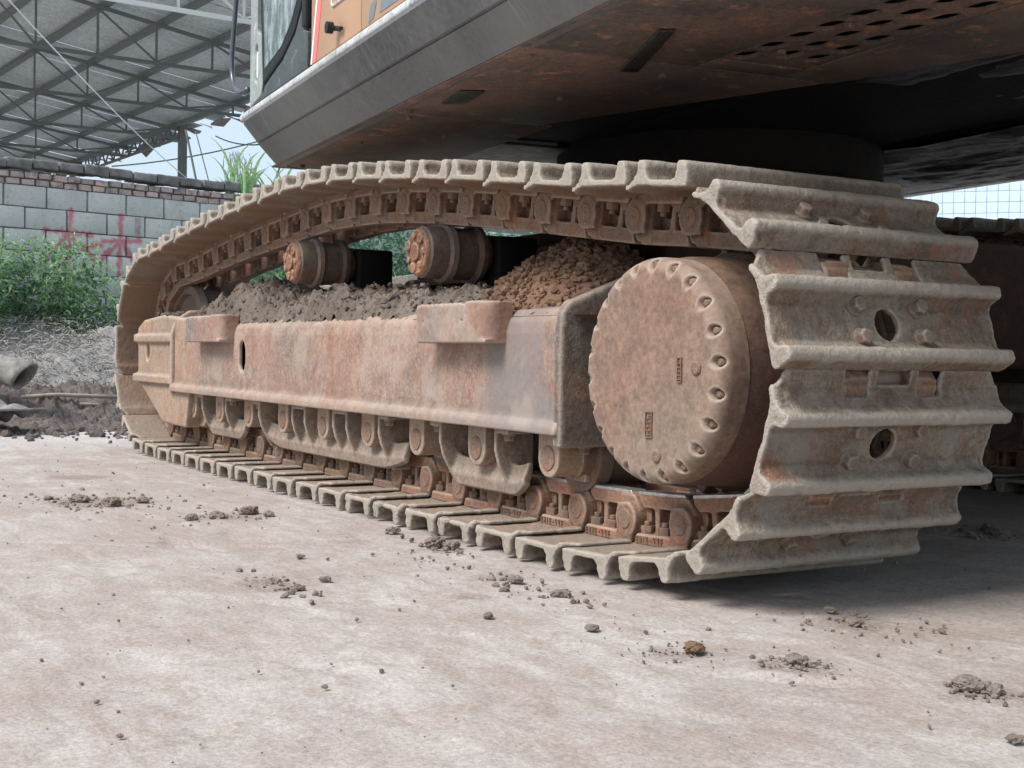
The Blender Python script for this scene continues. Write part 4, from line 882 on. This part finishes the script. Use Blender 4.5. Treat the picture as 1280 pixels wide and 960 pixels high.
# ================================================================== ash heap, dark heap, debris at far left
def heaps():
    X, Y = np.meshgrid(np.arange(-9.9, -7.0, .03), np.arange(-3.6, 3.5, .03), indexing='ij'); P = np.stack([X.ravel(), Y.ravel(), 0*X.ravel()], 1)
    n = fbm(P, 1.6, 5, 3).reshape(X.shape); n2 = fbm(P, 7, 11, 5, .7).reshape(X.shape)
    e = np.clip((X+9.9)/.5, 0, 1)*np.clip((-7.0-X)/1.9, 0, 1)**.8
    Z = e*(.60+n*.30)+n2*.20*np.clip(e*3, 0, 1)-.02
    put('ash_heap', gridmesh('ash_heap', X, Y, Z, M_HEAP, True), kind='stuff', label='long pale grey ash and dead straw heap below the weeds', category='heap')
    X, Y = np.meshgrid(np.arange(-7.9, -6.2, .022), np.arange(-3.0, 1.2, .022), indexing='ij'); P = np.stack([X.ravel(), Y.ravel(), 0*X.ravel()], 1)
    n2 = fbm(P, 8, 31, 5, .7).reshape(X.shape); nn = fbm(P, 2, 34, 3).reshape(X.shape)
    e = np.clip((X+7.9)/.6, 0, 1)*np.clip((-6.2-X)/.9, 0, 1)*np.clip((1.2-Y)/.5, 0, 1); n6 = np.abs(fbm(P, 17, 41, 4, .6)).reshape(X.shape); Z = e*(.30-.04*(Y+1)+nn*.3)+(n2*.16+n6*.16)*np.clip(e*4, 0, 1)-.02
    put('mud_heap', gridmesh('mud_heap', X, Y, Z, M_HEAPD, False), kind='stuff', label='low dark mud heap in front of the pale ash heap', category='heap')
    m = MB(); scatter(m, [(-6.2+random.gauss(0, .35), random.uniform(-2.2, .9), random.uniform(0, .015)) for k in range(900)], [random.expovariate(1/.012)+.006 for k in range(900)])
    put('mud_lumps', m.mesh('mud_lumps', M_HEAPD, recalc=False), kind='stuff', label='dark mud lumps strewn on the wet silt before the heap', category='mud')
    m = MB()
    for k in range(9000):
        x = random.uniform(-9.6, -7.3); y = random.uniform(-2.2, 1.6); ee = min(1, (x+9.9)/.5)*max(0, (-7.0-x)/1.9)**.8
        z = ee*.60+random.uniform(-.06, .10); a = random.uniform(0, 6.3); L = random.uniform(.04, .13); w = .0035
        d = Vector((math.cos(a), math.sin(a), random.uniform(-.6, .6))); p = Vector((x, y, max(.02, z))); q = p+d*L*.5+Vector((0, 0, .02)); r = q+Vector((d.x, d.y, -d.z-.3))*L*.5
        o = Vector((-d.y, d.x, .8)).normalized()*w; m.add([p-o, p+o, q+o, q-o, r+o*.4, r-o*.4], [(0, 1, 2, 3), (3, 2, 4, 5)])
    put('dead_straw', m.mesh('dead_straw', M_STRAW, recalc=False), kind='stuff', label='tangled dead grey straw matted over the ash heap', category='straw')
    # open-ended pipe sleeve and sacks
    def roll(name, M0, L, r, lab):
        nu, nv = 26, 14; vs = []; 
        for side in (0, 1):
            for j in range(nv):
                for i in range(nu):
                    t = 2*PI*i/nu; rr = (r-.012*side)*(1+.12*mnoise.noise(Vector((math.cos(t), math.sin(t), j*.25))))*(1-.012*j)
                    vs.append((rr*math.cos(t), j*L/nv+.05*math.sin(t)*(1 if j == 0 else 0)*-1, rr*1.15*math.sin(t)))
        g = lambda s, j, i: s*nu*nv+j*nu+i % nu
        fs = [(g(0, j, i), g(0, j, i+1), g(0, j+1, i+1), g(0, j+1, i)) for j in range(nv-1) for i in range(nu)]+[(g(1, j, i), g(1, j+1, i), g(1, j+1, i+1), g(1, j, i+1)) for j in range(nv-1) for i in range(nu)]
        fs += [(g(0, 0, i), g(1, 0, i), g(1, 0, i+1), g(0, 0, i+1)) for i in range(nu)]
        m = MB().add(vs, fs); put(name, m.mesh(name, M_SACK, True), None, M0, label=lab, category='pipe')
    roll('pipe_sleeve', T(-6.50, -.50, .345) @ Matrix.Rotation(math.radians(-230), 4, 'Z') @ Matrix.Rotation(math.radians(14), 4, 'X') , .62, .088, 'open end of a torn grey pipe sleeve lying on the mud heap')
    X, Y = np.meshgrid(np.linspace(-.28, .28, 40), np.linspace(-.2, .2, 30), indexing='ij'); Z = .10*np.exp(-(X/.2)**2-(Y/.14)**2)+.02*np.sin(X*40+Y*18)*np.exp(-(X/.25)**2)
    m0 = gridmesh('grey_sack', X, Y, Z, M_SACK); b = bmesh.new(); b.from_mesh(m0); bmesh.ops.solidify(b, geom=b.faces[:], thickness=.012); b.to_mesh(m0); b.free()
    put('grey_sack', m0, None, T(-6.15, -.75, .10) @ Matrix.Rotation(.5, 4, 'Z') @ Matrix.Rotation(-.2, 4, 'Y'), label='flattened grey sack half buried at the left edge of the mud heap', category='sack')
    for i, (x, y, z, a) in enumerate(((-6.9, -.12, .20, .25), (-7.0, .0, .13, .35))):
        m = MB(); m.tube([(-.35, 0, 0), (-.1, .02, .012), (.15, -.01, .0), (.38, .01, -.01)], .014, 7); put('stick', m.mesh('stick', M_PLANK, True), None, T(x, y, z) @ Matrix.Rotation(PI/2+a, 4, 'Z'), label=('upper' if i == 0 else 'lower')+' pale stick lying on the mud beside the track', category='stick')
heaps()

# ================================================================== wall
def wall():
    RW = Matrix((WD, -WN, Vector((0, 0, 1)))).transposed().to_4x4(); W0 = Matrix.Translation(WA) @ RW      # local: x along, y into the wall
    w = put('block_wall', None, None, W0, label='grey cement block boundary wall with pink graffiti and brick coping', category='wall')
    m = MB(); m.bx(-5.8, 12, .03, .17, 0, 2.10); put('mortar', m.mesh('mortar', M_MORTAR), w, W0)
    L = .39; bl = []
    for v in range(3):
        random.seed(v); m = MB(); m.box((0, 0, 0), (L-.016, .19, .186), j=.003); bl.append(bevelled(m, 'block', M_BLOCK, .008, 2))
    zt = 1.985; k = 0
    for r in range(10):
        z = zt-.195*r-.0975; off = (r % 2)*L*.5
        x = -5.6+off
        n_ = 0
        while x < 5.9:
            if z > .05 and n_ < 30: put('block', bl[k % 3], w, W0 @ T(x, .095+random.uniform(-.004, .004), z) @ Matrix.Rotation(random.uniform(-.006, .006), 4, 'Y'))
            x += L; k += 1; n_ += 1
    bs = []
    for v in range(3):
        m = MB(); m.box((0, 0, 0), (.118, .18, .052), j=.004); bs.append(bevelled(m, 'brick', M_BRICK, .006, 2))
    for r in range(2):
        x = -5.6+r*.05; z = 2.012+r*.062
        while x < 4.2:
            put('brick', bs[k % 3], w, W0 @ T(x, .085+random.uniform(-.012, .012)-(.012 if r else 0), z+random.uniform(-.004, .004)) @ Matrix.Rotation(random.uniform(-.04, .04), 4, 'Y')); x += .133+random.uniform(-.006, .008); k += 1
    cs = []
    for v in range(3):
        m = MB(); m.box((0, 0, 0), (.235, .24, .085), j=.010); cs.append(remeshed(m, 'coping_brick', M_DARKBRICK, .012, None, .010, 12, v, None, 1))
    x = -5.7
    while x < 4.4:
        put('coping_brick', cs[k % 3], w, W0 @ T(x, .08+random.uniform(-.015, .015), 2.165+random.uniform(-.008, .008)+(.012 if (int(x*2) % 3 == 0) else 0))); x += .243; k += 1
    m = MB(); m.box((0, 0, 0), (.055, .19, .185)); put('block', bevelled(m, 'block_fill', M_BRICK, .004), w, W0 @ T(.56, .088, 1.69))
wall()

# ================================================================== weeds
def leafy(name, mat, clumps, nleaf, size, label, stem=M_LEAFD, long=1.0):
    m = MB()
    for (c, rx, ry, rz, n) in clumps:
        for k in range(int(n)):
            u = Vector((random.gauss(0, 1), random.gauss(0, 1), random.gauss(0, 1))).normalized(); rr = random.random()**.4
            p = Vector((c[0]+u[0]*rx*rr, c[1]+u[1]*ry*rr, max(.05, c[2]+u[2]*rz*rr)))
            s = size*random.uniform(.5, 1.3); d = Vector((random.gauss(0, 1), random.gauss(0, 1), random.gauss(-.1, .6))).normalized(); o = d.cross(Vector((random.gauss(0, .4), random.gauss(0, .4), 1))).normalized()
            a = p; b = p+d*s*.5*long+o*s*.22; e = p+d*s*long+Vector((0, 0, -s*.25)); f = p+d*s*.5*long-o*s*.22; m.add([a, b, e, f], [(0, 1, 2, 3)])
    return put(name, m.mesh(name, mat, recalc=False), None, None, kind='stuff', label=label, category='weeds')
def wp(s, off, z): p = WA+WD*s+WN*off; return (p.x, p.y, z)
random.seed(3)
cl1 = []
for s in np.arange(-2.2, 1.2, .16):
    hgt = 1.42-.42*min(1, max(0, (s+.55)/.75))+.10*random.uniform(-1, 1); off = random.uniform(.35, .75)
    for z in np.arange(.35, hgt, .17): cl1.append((wp(s+random.uniform(-.1, .1), off+random.uniform(-.2, .2), z), .20, .22, .17, 120))
leafy('weeds', M_LEAF, cl1, 0, .055, 'dense leafy green weeds growing along the block wall')
leafy('dark_weeds', M_LEAFD, [((c[0][0]-.06, c[0][1], c[0][2]-.10), .22, .24, .2, 60) for c in cl1], 0, .07, 'darker weeds deep inside the green thicket by the wall')
def tall_plant(s, off, h, n, label, mat=M_LEAF):
    b = Vector(wp(s, off, 0)); r = put('tall_weed', None, None, Matrix.Translation(b), label=label, category='plant', group='tall weeds by the block wall')
    m = MB(); lf = MB()
    for k in range(n):
        a = random.uniform(0, 6.3); top = Vector((math.cos(a)*.14*h*random.uniform(.3, 1.2), math.sin(a)*.14*h, h*random.uniform(.75, 1))); pts_ = [b+Vector((top.x*t*t, top.y*t*t, top.z*t)) for t in np.linspace(0, 1, 7)]
        m.tube(pts_, [.006*(1-.12*i) for i in range(7)], 5)
        for q in range(26):
            t = random.uniform(.35, 1); p = b+Vector((top.x*t*t, top.y*t*t, top.z*t)); d = Vector((random.gauss(0, 1), random.gauss(0, 1), random.gauss(.2, .4))).normalized(); o = d.cross(Vector((0, 0, 1))).normalized(); s_ = random.uniform(.04, .085)
            lf.add([p, p+d*s_*.5+o*s_*.18, p+d*s_-Vector((0, 0, .01)), p+d*s_*.5-o*s_*.18], [(0, 1, 2, 3)])
    put('stem', m.mesh('stem', M_LEAFD), r, None); put('foliage', lf.mesh('foliage', mat, recalc=False), r, None)
tall_plant(-.22, .35, 1.62, 5, 'tallest thin weed in front of the left graffiti character'); tall_plant(.62, .30, 1.72, 4, 'thin pale weed at the wall beside the track top', M_GRASS); tall_plant(-.62, .5, 1.45, 5, 'bushy weed at the left picture edge below the brick coping')
def grass(name, cs, n, hmin, hmax, mat, label, w=.012, kind='stuff'):
    m = MB()
    for c, r in cs:
        for k in range(n):
            p = Vector((c[0]+random.gauss(0, r), c[1]+random.gauss(0, r), c[2])); a = random.uniform(0, 6.3); h = random.uniform(hmin, hmax); le = random.uniform(.2, .7)*h
            d = Vector((math.cos(a), math.sin(a), 0)); o = Vector((-d.y, d.x, 0))*w; prev = None
            for i in range(6):
                t = i/5; q = p+d*le*t*t+Vector((0, 0, h*(t-.38*t*t*t))); ww = o*(1-t*.95)
                if prev: m.add([prev[0], prev[1], q+ww, q-ww], [(0, 1, 2, 3)])
                prev = (q-ww, q+ww)
    d_ = dict(label=label, category='grass')
    if kind: d_['kind'] = kind
    return put(name, m.mesh(name, mat, recalc=False), None, None, **d_)
grass('tall_grass', [(wp(s, random.uniform(.4, 1.6), .0), .2) for s in np.arange(1.6, 6.0, .14)], 90, 1.1, 2.1, M_GRASS, 'long pale green grass seen through the gap above the track frame')
leafy('hedge_weeds', M_LEAFD, [(wp(s, .5, z), .3, .3, .3, 130) for s in np.arange(1.6, 6.2, .35) for z in (.4, .8, 1.2, 1.5, 1.75)], 0, .09, 'dark green weeds behind the long grass beyond the machine')
def cane():
    b = Vector((-10.4, 2.45, 0)); r = put('cane_plant', None, None, Matrix.Translation(b), label='pale yellow-green cane leaves rising behind the wall by the machine corner', category='plant'); m = MB(); lf = MB()
    for k in range(7):
        x = b+Vector((random.uniform(-.1, .1), -.25+k*.1, 0)); h = random.uniform(2.0, 2.35); m.tube([x, x+Vector((0, .02, h*.5)), x+Vector((0, .0, h))], .02, 6)
        for q in range(6):
            p = x+Vector((0, 0, h*random.uniform(.8, 1))); a = random.choice((-1, 1)); L = random.uniform(.45, .8); prev = None
            for i in range(7):
                t = i/6; c = p+Vector((random.uniform(-.003, .003), a*L*.35*t**1.6, L*(t-.35*t*t))); ww = Vector((0, .022*(1-t)+.002, 0))
                if prev: lf.add([prev[0], prev[1], c+ww, c-ww], [(0, 1, 2, 3)])
                prev = (c-ww, c+ww)
    put('stem', m.mesh('stem', M_CANE, True), r); put('foliage', lf.mesh('foliage', M_CANE, recalc=False), r)
cane()
m = MB(); m.box((-5.75, 1.82, 1.12-.08), (.05, 1.4, .16), Matrix.Rotation(math.radians(20), 3, 'X')); 
# weathered boards leaning beyond the machine
for i, (z, y) in enumerate(((1.00, 1.75), (.86, 1.80))):
    mb_ = MB(); mb_.box((0, 0, 0), (.05, 1.7, .13)); put('weathered_board', bevelled(mb_, 'weathered_board', M_PLANK, .006), None, T(-6.4, y+.25, z+.02) @ Matrix.Rotation(math.radians(9), 4, 'X'), label=('upper' if i == 0 else 'lower')+' weathered pale board seen between the two carrier rollers', category='board', group='boards behind the machine')
bpy.data.objects['weathered_board']
for i, y in enumerate((1.4, 2.6)):
    mb_ = MB(); mb_.bx(-6.50, -6.43, y-.04, y+.04, 0, 1.05); put('board_trestle', mb_.mesh('board_trestle', M_PLANK), None, label=('left' if i == 0 else 'right')+' wooden leg propping up the weathered boards', category='trestle')

# ================================================================== shed
def shed():
    TH = math.radians(4.2); TD = Vector((-math.sin(TH), math.cos(TH), 0)); PD = Vector((-math.cos(TH), -math.sin(TH), 0))   # truss direction (to the right), bay direction (away)
    O = Vector((-24.6, 11.75, 0)); sh = put('open_shed', None, None, Matrix.Translation(O), label='large open steel shed roof with sheet cladding and trusses behind the wall', category='shed')
    ZB = 7.4; roof = lambda u: 7.72+.145*(-u)       # u = distance along TD from the right eave (negative to the left)
    bar = MB(); bar.bx(-.5, .5, -.5, .5, -.5, .5); BAR = bar.mesh('steel_bar', M_SHEDST); BARW = BAR.copy(); BARW.materials.clear(); BARW.materials.append(M_SHEDW)
    def member(nm, p, q, w, parent, me=BAR):
        p = Vector(p); q = Vector(q); d = q-p; X = d.normalized(); Y = Vector((0, 0, 1)).cross(X); Y = Y.normalized() if Y.length > 1e-3 else Vector((1, 0, 0)); Z = X.cross(Y)
        Mx = Matrix.Translation((p+q)/2) @ Matrix((X, Y, Z)).transposed().to_4x4() @ Matrix.Diagonal((d.length, w, w, 1)); return put(nm, me, parent, Mx)
    pt = lambda b, u, z: O+PD*b+TD*u+Vector((0, 0, z))
    bays = [0, 5.2, 10.6, 15.8, 21, 26.4, 31.6, 37]; STEP = 1.42; NS = 13
    for bi, b in enumerate(bays):
        me = BARW if bi == 0 else BAR; t = put('truss', None, sh, Matrix.Translation(pt(b, 0, ZB)))
        member('bottom_chord', pt(b, -NS*STEP, ZB), pt(b, 0, ZB), .085, t, me); member('top_chord', pt(b, -NS*STEP, roof(-NS*STEP)-.06), pt(b, 0, roof(0)-.06), .085, t, me)
        for k in range(NS):
            u = -k*STEP-.4; member('web_member', pt(b, u, ZB+.04), pt(b, u, roof(u)-.1), .05, t, me)
            u2 = u-STEP
            if k % 2: member('web_member', pt(b, u, ZB+.04), pt(b, u2, roof(u2)-.1), .045, t, me)
            else: member('web_member', pt(b, u, roof(u)-.1), pt(b, u2, ZB+.04), .045, t, me)
    for k in range(NS+1):
        u = -k*STEP-.2; member('purlin', pt(-2.5, u, roof(u)+.06), pt(38, u, roof(u)+.06), .14, sh)
    # eave truss along the right edge, arched lower chord
    for seg_ in range(3, 7):
        b0, b1 = bays[seg_], bays[seg_+1]; e = put('eave_truss', None, sh, Matrix.Translation(pt(b0, 0, ZB))); n = 6
        za = lambda b: ZB+.05-.15*min(1, (b-15.8)/15.8)**2
        for k in range(n):
            q0, q1 = b0+(b1-b0)*k/n, b0+(b1-b0)*(k+1)/n
            member('lower_chord', pt(q0, .05, za(q0)), pt(q1, .05, za(q1)), .08, e)
            member('web_member', pt(q0, .05, za(q0)), pt((q0+q1)/2, .05, ZB+.55), .05, e); member('web_member', pt((q0+q1)/2, .05, ZB+.55), pt(q1, .05, za(q1)), .05, e)
        member('upper_chord', pt(b0, .05, ZB+.57), pt(b1, .05, ZB+.57), .09, e)
    # sheets: long strips across the roof, edges overlapping, ragged at the eave
    sm = []
    for v in range(4):
        m = MB(); n = 14; Lh = NS*STEP+1.2; ov = .35+random.uniform(-.15, .35)
        xs = [i*.1 for i in range(12)]
        for i in range(11):
            z0 = .02*(i % 2); z1 = .02*((i+1) % 2)
            m.add([(i*.1, -Lh, z0), ((i+1)*.1, -Lh, z1), ((i+1)*.1, ov, z1), (i*.1, ov, z0)], [(0, 1, 2, 3)]); m.add([(i*.1, -Lh, z0+.004), ((i+1)*.1, -Lh, z1+.004), ((i+1)*.1, ov, z1+.004), (i*.1, ov, z0+.004)], [(3, 2, 1, 0)])
        sm.append(m.mesh('roof_sheet', M_SHEET, recalc=False))
    sl_ = math.atan(.145)
    for k in range(41):
        b = -3+k*1.02; Mx = Matrix.Translation(pt(b, 0, roof(0)+.17+random.uniform(0, .03))) @ Matrix((PD, TD, Vector((0, 0, 1)))).transposed().to_4x4() @ Matrix.Rotation(-sl_, 4, 'X') @ Matrix.Rotation(random.uniform(-.006, .006), 4, 'Y')
        put('roof_sheet', sm[k % 4], sh, Mx)
    for k in range(26):
        b = 9+k*1.15; m = MB(); m.box((0, 0, 0), (random.uniform(.5, 1.1), .4, .02), j=.05); put('bent_eave_sheet', m.mesh('bent_eave_sheet', M_SHEETR), sh, Matrix.Translation(pt(b, .45, roof(0)-.02+random.uniform(-.08, .1))) @ Matrix.Rotation(random.uniform(-.5, .3), 4, 'X') @ Matrix.Rotation(random.uniform(-.3, .3), 4, 'Y'))
    for b in (15.8, 31.6): member('post', pt(b, .05, 0), pt(b, .05, ZB+.5), .24, sh)
    for b in (0,): member('post', pt(b, -18, 0), pt(b, -18, ZB+.3), .30, sh)
    # hopper hanging near the far left
    m = MB(); c = pt(31, -1.6, 0); m.box((c.x, c.y, 7.4), (1.0, 1.5, .9)); m.box((c.x, c.y, 7.95), (1.3, 2.0, .12)); m.cyl((c.x, c.y-.9, 6.6), (c.x, c.y-.9, 7.4), .3, n=12); m.box((c.x, c.y+.9, 6.9), (.15, .15, 1.4)); m.box((c.x, c.y, 4), (.3, .3, 6))
    put('roof_hopper', bevelled(m, 'roof_hopper', M_SHEDST, .03), None, None, label='dark hopper on a post under the far left end of the shed roof', category='hopper')
shed()

# wires, cables, poles
def sag(p, q, s, n=14): p = Vector(p); q = Vector(q); return [p.lerp(q, t)-Vector((0, 0, s*4*t*(1-t))) for t in np.linspace(0, 1, n)]
def wire(p, q, s, r, mat, nm, lab): m = MB(); m.tube(sag(p, q, s), r, 6); put(nm, m.mesh(nm, mat, True), None, None, label=lab, category=nm.split('_')[-1])
wire((-12.0, .1, 4.35), (-27.1, 7.0, 4.24), .12, .0085, M_WIRE, 'guy_wire', 'pale straight wire crossing the shed roof diagonally')
wire((-28.1, 5.35, 4.65), (-26.3, 9.8, 5.9), .18, .016, M_CABLE, 'power_cable', 'dark cable rising right from the wall top past the post')
wire((-36.8, 10.6, 7.0), (-26.0, 9.9, 6.1), .5, .02, M_CABLE, 'power_cable', 'dark cable drooping from the post to the machine corner')
wire((-17.3, 3.8, 3.85), (-17.1, 4.1, 2.2), 0, .018, M_CABLE, 'thin_pole', 'left thin green pole leaning behind the wall')
wire((-17.3, 3.95, 3.85), (-17.1, 4.35, 2.2), 0, .009, M_CABLE, 'thin_pole', 'thinner pole leaning right beside the left thin pole')
wire((-17.2, 5.35, 3.65), (-17.0, 4.80, 2.2), 0, .018, M_CABLE, 'thin_pole', 'right thin pole crossing a bent twig near the machine corner')
wire((-17.2, 4.75, 3.35), (-17.0, 5.45, 2.2), -.08, .011, M_CABLE, 'bent_twig', 'bent dark twig crossing the right thin pole')
m = MB()
for k in range(34):
    y = 4.5+random.gauss(.12, .10); z = 3.55+random.uniform(-.1, .05); pts_ = [(-17.2, y+math.sin(j*1.3+k)*.03, z-j*random.uniform(.06, .16)) for j in range(6)]; m.tube(pts_, .0035, 4)
put('hanging_vine', m.mesh('hanging_vine', M_CABLE), None, None, label='dry thin vine hanging from the cable above the wall', category='vine')

# tiled building on the right
def tiled():
    c = Vector((-17.3, 21.7, 0)); Rr = Vector((.512, .859, 0)); Ff = Vector((-.859, .512, 0)); a = math.radians(20); d = (Rr*math.cos(a)-Ff*math.sin(a)).normalized(); n = Vector((d.y, -d.x, 0))
    MM = Matrix.Translation(c) @ Matrix((d, -n, Vector((0, 0, 1)))).transposed().to_4x4()
    b = put('tiled_building', None, None, MM, label='building clad in square blue-white tiles seen at the right edge', category='building')
    m = MB(); m.bx(-5, 6, .0, 3, 0, 7.5); put('wall', m.mesh('wall', M_GROUT), b, MM)
    t = MB(); t.box((0, 0, 0), (.225, .02, .235)); TL = bevelled(t, 'tile', M_TILE, .004, 1)
    for i in range(20):
        for j in range(9): put('tile', TL, b, MM @ T(-1.9+i*.232+.0, -.008+random.uniform(-.002, .002), 2.95+j*.242))
tiled()

S.render.engine = 'CYCLES'
S.cycles.max_bounces = 6; S.cycles.diffuse_bounces = 4
nt = sum(len(o.data.polygons) for o in S.objects if o.type == 'MESH'); print('objects', len(S.objects), 'unique polys', sum(len(m.polygons) for m in bpy.data.meshes), 'NP', NP_, 'pitch', PITCH)
